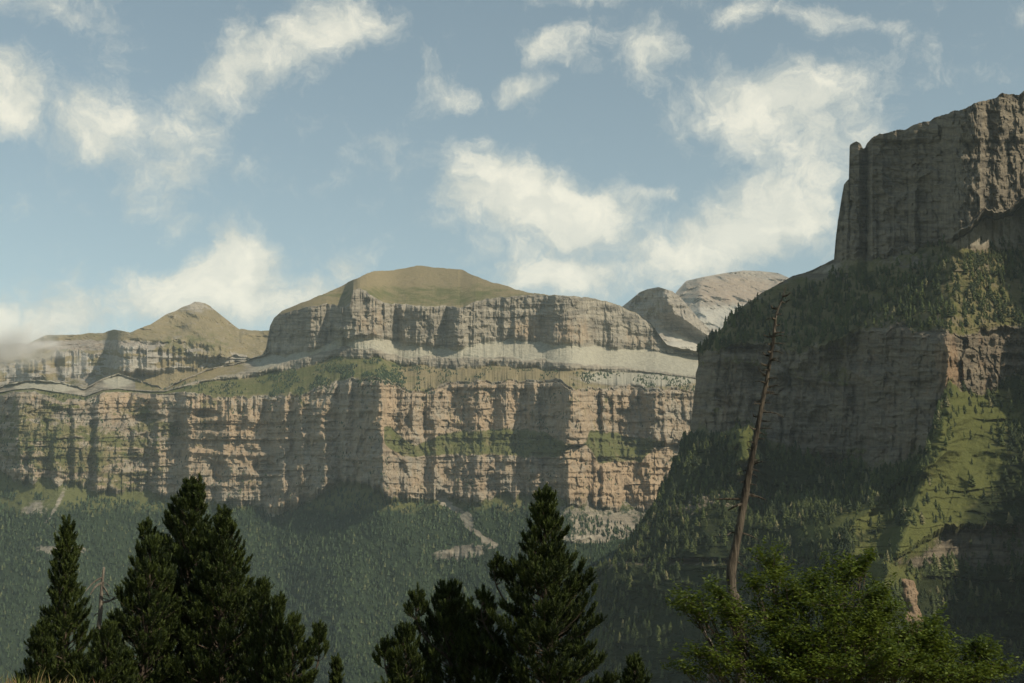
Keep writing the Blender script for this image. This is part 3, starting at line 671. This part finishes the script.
# ------------------------------------------------------------------ ground and valley floor
def ground():
    rr = np.concatenate([np.linspace(.5, 60, 90), np.geomspace(62, 14000, 90)]); aa = np.radians(np.concatenate([np.arange(-32, 32, .4), np.arange(32, 328, 6)]))
    A, Rr = np.meshgrid(aa, rr)
    X = Rr * np.sin(A); Y = Rr * np.cos(A)
    edge = 19 - 5 * np.tanh(X / 8)
    t = np.clip(Rr - edge, 0, None)
    front = -1.62 - .12 * t - .0030 * np.minimum(t, 100) ** 2 - .45 * np.clip(t - 100, 0, None)
    front = np.maximum(front, -480)
    bx = -1.62 + .10 * np.clip(-Y, 0, None)
    z = np.where(Y > 0, front, np.minimum(bx, 900) + 0 * front)
    wgt = sst(Y / np.maximum(Rr, .1), -.1, .3)
    z = wgt * front + (1 - wgt) * np.minimum(-1.62 + .25 * np.clip(Rr - 10, 0, None), 500)
    z = z + .25 * (fbm(X / 2.2, Y / 2.2, 0, 4, 501) - .5) + np.clip(Rr / 200, 0, 12) * (fbm(X / 60, Y / 60, 0, 4, 505) - .5)
    z = z + .76 * np.exp(-((X + 4.6) / 2.2) ** 2 - ((Y - 13.5) / 3.0) ** 2)
    P = np.stack([X, Y, z], -1); R_, C_ = X.shape
    i = np.arange(R_ * C_).reshape(R_, C_); j = np.roll(i, -1, 1)
    f = np.stack([i[:-1], i[1:], j[1:], j[:-1]], -1).reshape(-1, 4)
    m = bpy.data.materials.new('meadow_soil'); m.use_nodes = True; g = G(m.node_tree)
    pos = g.n('ShaderNodeNewGeometry').outputs['Position']
    p = m.node_tree.nodes['Principled BSDF']
    c = g.mix(g.rng(g.noise(pos, .5, 6), .35, .65), (.10, .10, .035), (.17, .13, .07))
    c = g.mix(g.rng(g.noise(pos, .02, 4), .4, .6), c, (.07, .09, .03)); g.link(c, p.inputs['Base Color']); p.inputs['Roughness'].default_value = .95
    link('ground', mesh_np('ground', P.reshape(-1, 3), f, m, True), kind='structure')
    return rr, aa, z
g_rr, g_aa, g_z = ground()
def gz(x, y):
    r = math.hypot(x, y); a = math.atan2(x, y)
    i = int(np.argmin(abs(g_rr - r))); j = int(np.argmin(abs(g_aa - a)))
    return float(g_z[i, j])

def grass():
    r = np.random.default_rng(77); N = 26000
    x = r.uniform(-7.5, 7.5, N); y = r.uniform(8, 21, N)
    keep = r.random(N) < np.where(x < -3.0, 1, .35); x, y = x[keep], y[keep]; N = len(x)
    z = np.array([gz(a, b) for a, b in zip(x, y)])
    h = r.uniform(.08, .20, N); w_ = r.uniform(.003, .007, N); a = r.random(N) * 6.28; l = r.normal(size=(N, 2)) * .35
    tall = r.random(N) < .05; h = np.where(tall, h * 1.7, h)
    dx, dy = np.cos(a) * w_, np.sin(a) * w_
    v = np.stack([np.stack([x - dx, y - dy, z - .03], -1), np.stack([x + dx, y + dy, z - .03], -1),
                  np.stack([x + dx * .7 + l[:, 0] * h * .4, y + dy * .7 + l[:, 1] * h * .4, z + h * .6], -1), np.stack([x - dx * .7 + l[:, 0] * h * .4, y - dy * .7 + l[:, 1] * h * .4, z + h * .6], -1),
                  np.stack([x + l[:, 0] * h, y + l[:, 1] * h, z + h], -1)], 1).reshape(-1, 3)
    b = (np.arange(N) * 5)[:, None]
    q = b + np.array([[0, 1, 2, 3]]); t = b + np.array([[3, 2, 4]])
    m = foliage_mat('dry_grass', (.10, .12, .03), (.22, .17, .08), (.24, .12, .08), .3)
    link('grass', mesh_np('grass', v, [q, t], m, False, {'tint': np.repeat(r.random(N), 5)}), label='dry grass and reddish seed stems along the bottom left edge', cat='grass', kind='stuff')
grass()

# ------------------------------------------------------------------ tubes
def tube(pts, radii, n=7, seed=0, rough=0.0):
    pts = np.asarray(pts, float); m = len(pts)
    T = np.gradient(pts, axis=0); T /= np.linalg.norm(T, axis=1)[:, None] + 1e-9
    ref = np.array([.3, .2, .1]) + (np.array([1.0, 0, 0]) if abs(T[0, 0]) < .8 else np.array([0, 1.0, 0]))
    a = np.cross(T, ref); a /= np.linalg.norm(a, axis=1)[:, None] + 1e-9
    b = np.cross(T, a)
    th = np.arange(n) * 2 * math.pi / n
    rd = np.asarray(radii, float)[:, None] * np.ones((1, n))
    if rough:
        s = np.linspace(0, 1, m)[:, None] * m * .35
        rd = rd * (1 + rough * (fbm(np.cos(th)[None] * 1.5 + 9, np.sin(th)[None] * 1.5 + 9 + 0 * s, s * .35, 3, seed) - .5) * 2)
    V = pts[:, None] + rd[..., None] * (np.cos(th)[None, :, None] * a[:, None] + np.sin(th)[None, :, None] * b[:, None])
    V = np.concatenate([V.reshape(-1, 3), pts[-1:], pts[:1]])
    f = []
    for i in range(m - 1):
        for k in range(n):
            k2 = (k + 1) % n
            f.append((i * n + k, i * n + k2, (i + 1) * n + k2)); f.append((i * n + k, (i + 1) * n + k2, (i + 1) * n + k))
    for k in range(n):
        k2 = (k + 1) % n
        f.append(((m - 1) * n + k, (m - 1) * n + k2, m * n)); f.append((k2, k, m * n + 1))
    return V, np.array(f), np.zeros(len(V))
def spline(pts, n):
    pts = np.asarray(pts, float); t = np.linspace(0, len(pts) - 1, n); out = []
    for q in t:
        i = min(int(q), len(pts) - 2); u = q - i
        p0 = pts[max(i - 1, 0)]; p1 = pts[i]; p2 = pts[i + 1]; p3 = pts[min(i + 2, len(pts) - 1)]
        out.append(.5 * ((2 * p1) + (-p0 + p2) * u + (2 * p0 - 5 * p1 + 4 * p2 - p3) * u ** 2 + (-p0 + 3 * p1 - 3 * p2 + p3) * u ** 3))
    return np.array(out)

def bark_mat(name, a, b, sc=1.0):
    m = bpy.data.materials.new(name); m.use_nodes = True; g = G(m.node_tree); p = m.node_tree.nodes['Principled BSDF']
    pos = g.n('ShaderNodeNewGeometry').outputs['Position']
    s = g.noise(g.scl(pos, (26 * sc, 26 * sc, 3.2 * sc)), 1.0, 6, .65); q = g.noise(pos, 2.2 * sc, 4, .6)
    c = g.mix(g.rng(s, .36, .62), b, a); c = g.mix(g.m('MULTIPLY', g.rng(q, .45, .7), .6), c, tuple(x * .6 for x in b))
    g.link(c, p.inputs['Base Color']); p.inputs['Roughness'].default_value = .9
    bm = g.n('ShaderNodeBump'); bm.inputs['Distance'].default_value = .08; g.link(s, bm.inputs['Height']); g.link(bm.outputs[0], p.inputs['Normal'])
    return m
M_BARK = bark_mat('pine_bark', (.10, .075, .055), (.05, .04, .03))
M_DEAD = bark_mat('weathered_wood', (.125, .105, .08), (.024, .020, .015), .7)
M_SNAG = bark_mat('grey_dead_wood', (.30, .27, .23), (.16, .14, .12))
M_PINE = foliage_mat('pine_needles', (.014, .026, .007), (.055, .078, .017), None, .9, .6)

# ------------------------------------------------------------------ foreground pines
def tuft_template(seed, L=.26, n=30, nl=.10, nw=.011):
    r = np.random.default_rng(seed); v = []; f = []
    for i in range(n):
        t = (i + r.random()) / n; a = r.random() * 6.283; sp = rad(r.uniform(25, 62)) * (1.1 - .55 * t)
        d = np.array([math.cos(a) * math.sin(sp), math.sin(a) * math.sin(sp), math.cos(sp)])
        s = np.cross(d, r.normal(size=3)); s /= np.linalg.norm(s)
        b = np.array([0, 0, t * L]); l = nl * r.uniform(.8, 1.2); k = len(v)
        v += [b - s * nw, b + s * nw, b + d * l * .6 + s * nw * .9, b + d * l]; f += [(k, k + 1, k + 2), (k, k + 2, k + 3)]
    return np.array(v), np.array(f)
TUFT = [tuft_template(s) for s in (1, 2, 3)]
def orient(P, Dv, S_, seed):
    r = np.random.default_rng(seed); vs, fs, ts = [], [], []; o = 0
    P = np.array(P); Dv = np.array(Dv); Dv = Dv / np.linalg.norm(Dv, axis=1)[:, None]; S_ = np.array(S_)
    up = np.where(np.abs(Dv[:, 2:3]) > .95, np.array([[1.0, 0, 0]]), np.array([[0, 0, 1.0]]))
    A = np.cross(Dv, up); A /= np.linalg.norm(A, axis=1)[:, None]; B = np.cross(Dv, A)
    ti = r.integers(0, 3, len(P)); tint = r.random(len(P))
    for k in range(3):
        m = ti == k; tv, tf = TUFT[k]
        V = P[m][:, None] + S_[m][:, None, None] * (tv[None, :, 0:1] * A[m][:, None] + tv[None, :, 1:2] * B[m][:, None] + tv[None, :, 2:3] * Dv[m][:, None])
        vs.append(V.reshape(-1, 3)); fs.append((tf[None] + (np.arange(m.sum()) * len(tv))[:, None, None]).reshape(-1, 3) + o); o += V.shape[0] * V.shape[1]
        ts.append(np.repeat(tint[m], len(tv)))
    return np.concatenate(vs), np.concatenate(fs), np.concatenate(ts)
def pine(apx, apy, D, H, Rb, seed, label, prof=None, lobes=(), dens=1.0, tscale=.88, sub=0):
    """tip seen at (apx, apy) and standing D metres away; H tall; Rb crown radius"""
    r = random.Random(seed)
    apy = apy + 7; Rb = Rb * .93
    tip = unproj(np.array(float(apx)), np.array(float(apy)), D)
    base = np.array([tip[0], tip[1], tip[2] - H])
    root = empty('pine_tree', tuple(base), label=label, cat='tree', group='pines in the foreground')
    prof = prof or [(0, .95), (.25, 1.0), (.5, .72), (.75, .42), (.92, .16), (1, .04)]
    wob = [(r.uniform(-.1, .1), r.uniform(-.1, .1)) for _ in range(5)]
    tp = spline([(0, 0, -.4), (wob[0][0], wob[0][1], H * .25), (wob[1][0], wob[1][1], H * .5), (wob[2][0], wob[2][1], H * .75), (0, 0, H)], 20)
    tr = np.interp(np.linspace(0, 1, 20), [0, .1, 1], [.035 * H * .55, .014 * H, .012])
    link('trunk', mesh_np('trunk', *[(lambda q: (q[0], q[1]))(tube(tp, tr, 8))][0], M_BARK, True), root)
    br = []; TP, TD, TS = [], [], []
    def trunk_at(z):
        return np.array([np.interp(z, tp[:, 2], tp[:, 0]), np.interp(z, tp[:, 2], tp[:, 1]), z])
    def add_axis(z0, L, az_, el0, up, o=None):
        o = trunk_at(z0) if o is None else o
        n = 7; pts = [o]; e = el0; a = az_
        for i in range(n):
            e += up / n + r.uniform(-.05, .05); a += r.uniform(-.09, .09)
            pts.append(pts[-1] + L / n * np.array([math.cos(a) * math.cos(e), math.sin(a) * math.cos(e), math.sin(e)]))
        pts = np.array(pts); br.append(tube(pts[::2] if len(pts) > 4 else pts, np.linspace(.010 + .012 * L, .005, len(pts[::2])), 4))
        ntw = max(3, int(L / .095 * dens))
        for k in range(ntw):
            t = r.uniform(.28, 1.0) ** .8; i = min(int(t * n), n - 1); u = t * n - i
            p = pts[i] * (1 - u) + pts[i + 1] * u; d = pts[i + 1] - pts[i]; d = d / np.linalg.norm(d)
            side = np.cross(d, [0, 0, 1]); side /= np.linalg.norm(side) + 1e-6
            s = r.choice((-1, 1)); l = r.uniform(.12, .42) * (1.25 - t) * min(1.3, .5 + L * .5)
            q = d * r.uniform(.3, .9) + side * s * r.uniform(.2, 1.0) + np.array([0, 0, r.uniform(.15, .95)])
            q /= np.linalg.norm(q); e_ = p + q * l
            TP.append(p + q * l * .25); TD.append(q + np.array([0, 0, .25])); TS.append(tscale * r.uniform(.75, 1.15))
            TP.append(e_); TD.append(q + np.array([0, 0, r.uniform(.3, 1.1)])); TS.append(tscale * r.uniform(.8, 1.2))
        TP.append(pts[-2]); TD.append(pts[-1] - pts[-2] + np.array([0, 0, .05])); TS.append(tscale * 1.25)
        TP.append(pts[-1]); TD.append(pts[-1] - pts[-2] + np.array([0, 0, .1])); TS.append(tscale * 1.1)
        return pts
    z = H * .06
    while z < H * .985:
        f = z / H; R = Rb * np.interp(f, [q[0] for q in prof], [q[1] for q in prof])
        nb = 6 if f < .8 else 5; a0 = r.random() * 6.28
        for k in range(nb):
            L = max(.12, R * r.uniform(.6, 1.12))
            add_axis(z + r.uniform(-.08, .08), L, a0 + k * 6.283 / nb + r.uniform(-.25, .25), r.uniform(-.15, .25) + .5 * f, r.uniform(.3, .7))
        z += r.uniform(.20, .34) * (1 - .35 * f) * (1.0 / max(.6, dens) ** .3)
    add_axis(H - .35, .38, 0, 1.5, 0)
    for (lx, lz, lh, lr) in lobes:     # secondary leaders beside the main tip
        o = np.array([lx, r.uniform(-.4, .4), lz]); st = trunk_at(max(.5, lz - abs(lx) * 1.2))
        ax = spline([st, st * .4 + o * .6 + [0, 0, -.25], o, o + [0, 0, lh]], 12); br.append(tube(ax, np.linspace(.05, .012, 12), 5))
        zz = 0
        while zz < lh:
            c = o + np.array([0, 0, zz])
            for k in range(5):
                add_axis(0, max(.12, lr * (1 - zz / lh * .85) * r.uniform(.6, 1.2)), r.random() * 6.28, r.uniform(.1, .6), r.uniform(.3, .8), c)
            zz += .26
        add_axis(0, .35, 0, 1.5, 0, o + np.array([0, 0, lh - .2]))
    v, f, _ = merge(br); link('branches', mesh_np('branches', v, f, M_BARK, False), root)
    v, f, t = orient(TP, TD, TS, seed); link('foliage', mesh_np('foliage', v, f, M_PINE, False, {'tint': t}), root)
    return root
NARROW = [(0, 1), (.3, .95), (.45, .72), (.6, .5), (.75, .38), (.9, .24), (1, .08)]
WIDE = [(0, .95), (.35, 1.0), (.6, .85), (.78, .62), (.9, .38), (1, .10)]
pine(68, 517, 46, 8.3, 1.75, 101, 'narrow pointed pine farthest left, just above the grass', NARROW, dens=1.1)
pine(43, 620, 45, 4.6, .95, 102, 'low young pine at the left foot of the narrow pointed pine', WIDE)
pine(110, 625, 44, 4.6, 1.2, 103, 'short bushy pine at the foot of the small grey snag', WIDE)
pine(192, 479, 50, 10.6, 3.1, 104, 'tallest left pine with a wide double tip, largest of the left clump', [(0, .9), (.3, 1), (.5, .86), (.7, .56), (.85, .33), (.95, .2), (1, .08)], lobes=((-1.45, 8.2, .9, .6),), dens=1.3)
pine(224, 507, 48, 9.2, 2.85, 105, 'pointed full pine against the right side of the tallest left pine', [(0, .95), (.3, 1), (.5, .8), (.7, .5), (.85, .28), (1, .05)], dens=1.15)
pine(150, 540, 47, 7.8, 1.9, 106, 'shorter pine filling the left shoulder of the left clump', WIDE)
pine(263, 580, 46, 6.4, 1.45, 107, 'slim pine stepping down right of the left clump', NARROW)
pine(279, 594, 45.5, 6.0, 1.0, 108, 'slim pine second from the right end of the left clump', NARROW)
pine(293, 615, 45, 5.2, 1.1, 109, 'low pine at the right end of the left clump', WIDE, lobes=((.8, 4.0, .8, .4),))
pine(337, 655, 50, 4.4, .5, 110, 'tiny thin pine alone at the bottom between both clumps', NARROW)
pine(545, 486, 44, 9.8, 2.35, 111, 'large pointed pine in the centre, tallest of the central clump', [(0, .9), (.3, 1), (.5, .92), (.62, .78), (.75, .42), (.9, .24), (1, .06)], lobes=((-1.5, 7.0, .6, .45), (-1.9, 5.9, .7, .5)), dens=1.3)
pine(449, 584, 46, 6.8, 2.0, 112, 'broad pine left in the central clump with a ragged top', WIDE, lobes=((-1.0, 5.9, .7, .5),))
pine(406, 625, 45, 5.5, 1.35, 113, 'low spreading pine at the far left edge of the central clump', WIDE, lobes=((-.6, 4.4, .6, .4),))
pine(482, 607, 45, 6.2, 1.4, 114, 'short pine between the broad pine and the large central pine', WIDE)
pine(634, 657, 47, 4.6, .9, 115, 'tiny pine alone at the bottom right of the central clump', WIDE)

# ------------------------------------------------------------------ dead wood
def snag(name, pxpts, D, widths, stubs, seed, label, cat, mat, below=3.5, nseg=130, rough=.42, group=None):
    r = random.Random(seed)
    P = np.array([unproj(np.array(float(x)), np.array(float(y)), D + dy) for x, y, dy in pxpts])
    bx = P[-1] + np.array([0, 0, -below]); base = bx
    C = spline(np.concatenate([P[::-1] if False else P, [bx]]), nseg)
    wd = np.interp(np.linspace(0, 1, nseg), np.linspace(0, 1, len(widths)), widths) / F * D / 2
    root = empty(name, tuple(base), label=label, cat=cat)
    C0 = C - base
    v, f, t = tube(C0, wd, 12, seed, rough); link('trunk', mesh_np('trunk', v, f, mat, True), root)
    cx, cy = proj(C)
    for (sy, dx, dy, w_) in stubs:
        i = int(np.argmin(abs(cy - sy))); p = C0[i]; k = D / F
        dx = dx + math.copysign(wd[i] / k * .8, dx)
        mid = p + np.array([dx * k * .55, r.uniform(-.12, .12), -dy * k * .35 + r.uniform(-.02, .02)])
        e = p + np.array([dx * k, r.uniform(-.25, .1), -dy * k])
        pts = spline([p, mid, e], 6)
        v, f, t = tube(pts, np.linspace(w_, w_ * .3, 6) * k, 5, seed + int(sy), .3)
        link('branch_stub', mesh_np('branch_stub', v, f, mat, False), root)
    return root
_r = random.Random(9)
stubs = [(497, -26, 0, 1.6), (494, 18, 5, 1.7), (506, -12, 6, 2.0), (533, -10, 4, 1.3), (530, 16, 8, 1.0), (560, 8, 10, 1.2), (413, 22, 5, .9), (430, 12, 1, .9), (446, -7, -3, .9), (458, 10, 3, .8), (470, -12, 6, .8),
         (392, 14, 3, .9), (384, -9, -2, 1.1), (402, -8, 3, 1.1), (374, -9, -5, 1.1), (368, -6, 1, 1.0), (361, 8, 3, .9), (352, 9, 3, .9), (345, 12, 1, .7), (335, 10, 3, .8), (338, -5, -3, .8), (620, 40, -2, .7)]
for y in range(296, 500, 6):
    stubs.append((y + _r.uniform(-2, 2), _r.choice((-1, 1)) * _r.uniform(4, 9), _r.uniform(-3, 4), _r.uniform(.9, 1.7)))
snag('dead_tree', [(785.5, 287, .3), (781, 302, .2), (776, 316, .1), (773, 342, 0), (766, 383, 0), (759, 420, 0), (754, 448, 0), (745.5, 492, 0), (738, 535, 0), (732, 568, 0), (732, 590, 0), (738, 606, 0), (740, 640, .1), (741, 683, .2)], 27,
     [.7, 1.6, 2.4, 3.1, 4.1, 4.9, 5.7, 7.0, 8.0, 9.4, 9.4, 9.0, 10.5, 12, 14], stubs, 5, 'tall leaning dead tree trunk, bare and brown, in front of the right mountain', 'dead tree', M_DEAD)
snag('dead_tree', [(703.5, 629, 0), (706, 636, 0), (711, 646, 0), (711, 660, 0), (710.5, 683, 0)], 26, [2, 3, 5, 5.5, 6.5, 7], [(658, -6, 1, 1.1), (650, 6, -2, 1)], 6, 'short broken stump poking through the green bush at its left', 'dead tree', M_SNAG, below=2.5, nseg=24)
def small_snag():
    st = [(586, 7, 12, 1.4), (584, -9, 12, 1.5), (577, -13, 14, 1.1), (603, 14, -6, 1.5), (604, 22, -8, 1.1), (612, -5, 3, 1), (598, 12, 6, .6), (584, 8, 4, .5), (592, 22, 8, .4)]
    snag('dead_tree', [(104, 567, 0), (103, 576, 0), (101.5, 590, 0), (100.5, 612, 0), (98, 640, 0)], 47, [2.2, 2.8, 3.4, 4.2, 4.8, 5], st, 7, 'small forked grey dead tree between the two left pines', 'dead tree', M_SNAG, below=3.0, nseg=24)
small_snag()

# ------------------------------------------------------------------ broadleaf tree at the lower right
def broadleaf():
    r = np.random.default_rng(61); D = 24.0; k = D / F
    base = unproj(np.array(845.), np.array(800.), D); base = np.array([base[0], D, base[2] - 1.0])
    root = empty('leafy_tree', tuple(base), label='bright green broad leaved tree spreading across the lower right corner', cat='tree')
    # crown pads: px, py, rx, ry, depth offset
    pads = [(755,585,10,7,0),(772,572,16,9,.2),(764,556,10,7,.3),(785,590,20,9,.1),(716,588,12,8,-.3),(700,600,22,8,-.4),(735,612,28,9,-.4),(690,612,14,5,-.3),(722,610,14,8,0),
            (775,615,26,12,.1),(800,600,22,12,.3),(820,580,22,12,.5),(845,572,24,13,.4),(860,563,10,9,.5),(868,594,24,12,.2),(835,605,34,16,-.2),(885,612,20,10,.2),
            (705,655,26,6,-.5),(685,668,12,4,-.5),(740,648,26,10,-.3),(720,668,20,6,-.4),(765,665,26,12,-.4),(790,635,34,16,-.2),(820,640,36,18,-.5),(860,628,34,16,-.4),
            (905,632,26,12,-.3),(930,640,24,14,-.2),(945,650,22,15,-.2),(972,645,16,9,.1),(985,655,16,10,.1),(1000,668,12,9,.1),(975,672,26,13,-.1),(900,660,44,22,-.6),(850,665,44,22,-.8),
            (800,672,40,16,-.6),(940,675,30,14,-.4),(930,622,12,6,.2),(875,640,40,22,.8),(830,650,40,22,.9),(790,660,36,18,.8),(920,665,36,20,.9)]
    LP, LN, LS, br = [], [], [], []
    trunk = spline([(0, 0, -.3), (.05, 0, .8), (-.1, .1, 1.6)], 8)
    v, f, t = tube(trunk, np.linspace(.17, .10, 8), 9, 3, .2); link('trunk', mesh_np('trunk', v, f, M_BARK, True), root)
    for (x, y, rx, ry, dd) in pads:
        c = unproj(np.array(float(x)), np.array(float(y)), D + dd * 1.3) - base
        s = np.array([(c[0]) * .12, c[1] * .2, min(1.5, c[2] * .4)])
        mid = s * .45 + c * .55 + np.array([0, 0, -.35])
        ax = spline([s, mid, c], 9); br.append(tube(ax, np.linspace(.030, .005, 9), 5))
        ns = int(4 + rx * ry / 22)
        for q in range(ns):
            o = r.normal(size=3) * .42; e = c + np.array([o[0] * rx * k * 1.25, o[1] * (rx * k * .9 + .15), o[2] * ry * k * 1.25])
            st = ax[int(r.integers(5, 9))]
            tw = spline([st, st * .5 + e * .5 + np.array([0, 0, -.04]), e], 5); br.append(tube(tw, np.linspace(.010, .003, 5), 3))
            dirn = e - st; dirn[2] *= .4; dirn /= np.linalg.norm(dirn) + 1e-6
            side = np.cross(dirn, [0, 0, 1.0]); side /= np.linalg.norm(side) + 1e-6
            tilt = r.normal() * .5
            for j in range(60):
                u = r.uniform(-.26, .20); sd = r.normal() * .085
                p = e + dirn * u + side * sd + np.array([0, 0, r.normal() * .04 + sd * tilt - .06 * abs(sd)])
                LP.append(p); LN.append(np.array([r.normal() * .42, r.normal() * .42, 1.0])); LS.append(r.uniform(.6, 1.1))
    v, f, t = merge(br); link('branches', mesh_np('branches', v, f, M_BARK, False), root)
    LP, LN, LS = np.array(LP), np.array(LN), np.array(LS); N = len(LP)
    LN /= np.linalg.norm(LN, axis=1)[:, None]; a = r.normal(size=(N, 3)); A = np.cross(LN, a); A /= np.linalg.norm(A, axis=1)[:, None]; B = np.cross(LN, A)
    l = .040 * LS[:, None]
    V = np.stack([LP - A * l, LP + B * l * .5 + LN * l * .12 - A * l * .2, LP + B * l * .42 + LN * l * .1 + A * l * .45, LP + A * l * 1.1, LP - B * l * .42 + LN * l * .1 + A * l * .45, LP - B * l * .5 + LN * l * .12 - A * l * .2], 1)
    b = (np.arange(N) * 6)[:, None]
    f = np.concatenate([b + np.array([[0, 1, 2, 3]]), b + np.array([[0, 3, 4, 5]])])
    m = foliage_mat('broad_leaves', (.050, .082, .012), (.11, .15, .02), None, 1.2, .5, .35)
    link('foliage', mesh_np('foliage', V.reshape(-1, 3), f, m, False, {'tint': np.repeat(r.random(N), 6)}), root)
broadleaf()

# ------------------------------------------------------------------ low cloud clinging to the far ridge
def mist():
    bm = bmesh.new(); bmesh.ops.create_icosphere(bm, subdivisions=4, radius=1)
    c = Vector(unproj(np.array(-30.), np.array(350.), 6000.)); ra = (760., 330., 220.)
    for v in bm.verts: v.co = Vector((c.x + v.co.x * ra[0], c.y + v.co.y * ra[1], c.z + v.co.z * ra[2]))
    me = bpy.data.meshes.new('low_cloud'); bm.to_mesh(me); bm.free()
    m = bpy.data.materials.new('cloud_vapour'); m.use_nodes = True; nt = m.node_tree; nt.nodes.clear(); g = G(nt)
    pos = g.n('ShaderNodeNewGeometry').outputs['Position']
    r = g.vm('LENGTH', g.vm('DIVIDE', g.vm('SUBTRACT', pos, tuple(c)), ra))
    nn = g.noise(g.scl(pos, (.0042, .0042, .0080)), 1.0, 7, .66, 0, .6)
    q = g.m('SUBTRACT', g.m('ADD', g.m('MULTIPLY', g.m('SUBTRACT', nn, .5), 2.6), g.rng(r, 0, 1.0, 1.0, -.6, False)), 0.0)
    p = g.n('ShaderNodeVolumePrincipled'); p.inputs['Color'].default_value = (.985, .985, .97, 1)
    g.link(g.m('MULTIPLY', g.rng(q, 0, .9), .019), p.inputs['Density'])
    o = g.n('ShaderNodeOutputMaterial'); g.link(p.outputs[0], o.inputs['Volume'])
    me.materials.append(m); link('low_cloud', me, label='torn low cloud drifting over the ridge at the left edge', cat='cloud', kind='stuff')
mist()

# ------------------------------------------------------------------ haze
def haze():
    v = []; x0, x1, y0, y1, z0, z1 = -9000, 9000, -14500, 15500, -900, 3200
    for z in (z0, z1): v += [(x0, y0, z), (x1, y0, z), (x1, y1, z), (x0, y1, z)]
    f = np.array([(3, 2, 1, 0), (4, 5, 6, 7), (0, 1, 5, 4), (1, 2, 6, 5), (2, 3, 7, 6), (3, 0, 4, 7)])
    m = bpy.data.materials.new('haze_air'); m.use_nodes = True; nt = m.node_tree; nt.nodes.clear()
    p = nt.nodes.new('ShaderNodeVolumePrincipled'); p.inputs['Color'].default_value = (.74, .91, 1.0, 1); p.inputs['Density'].default_value = 2.2e-5
    p.inputs['Anisotropy'].default_value = 0.0
    o = nt.nodes.new('ShaderNodeOutputMaterial'); nt.links.new(p.outputs[0], o.inputs['Volume'])
    link('haze', mesh_np('haze', np.array(v, float), f, m), label='thin bluish haze filling the valley air', cat='haze', kind='stuff')
haze()
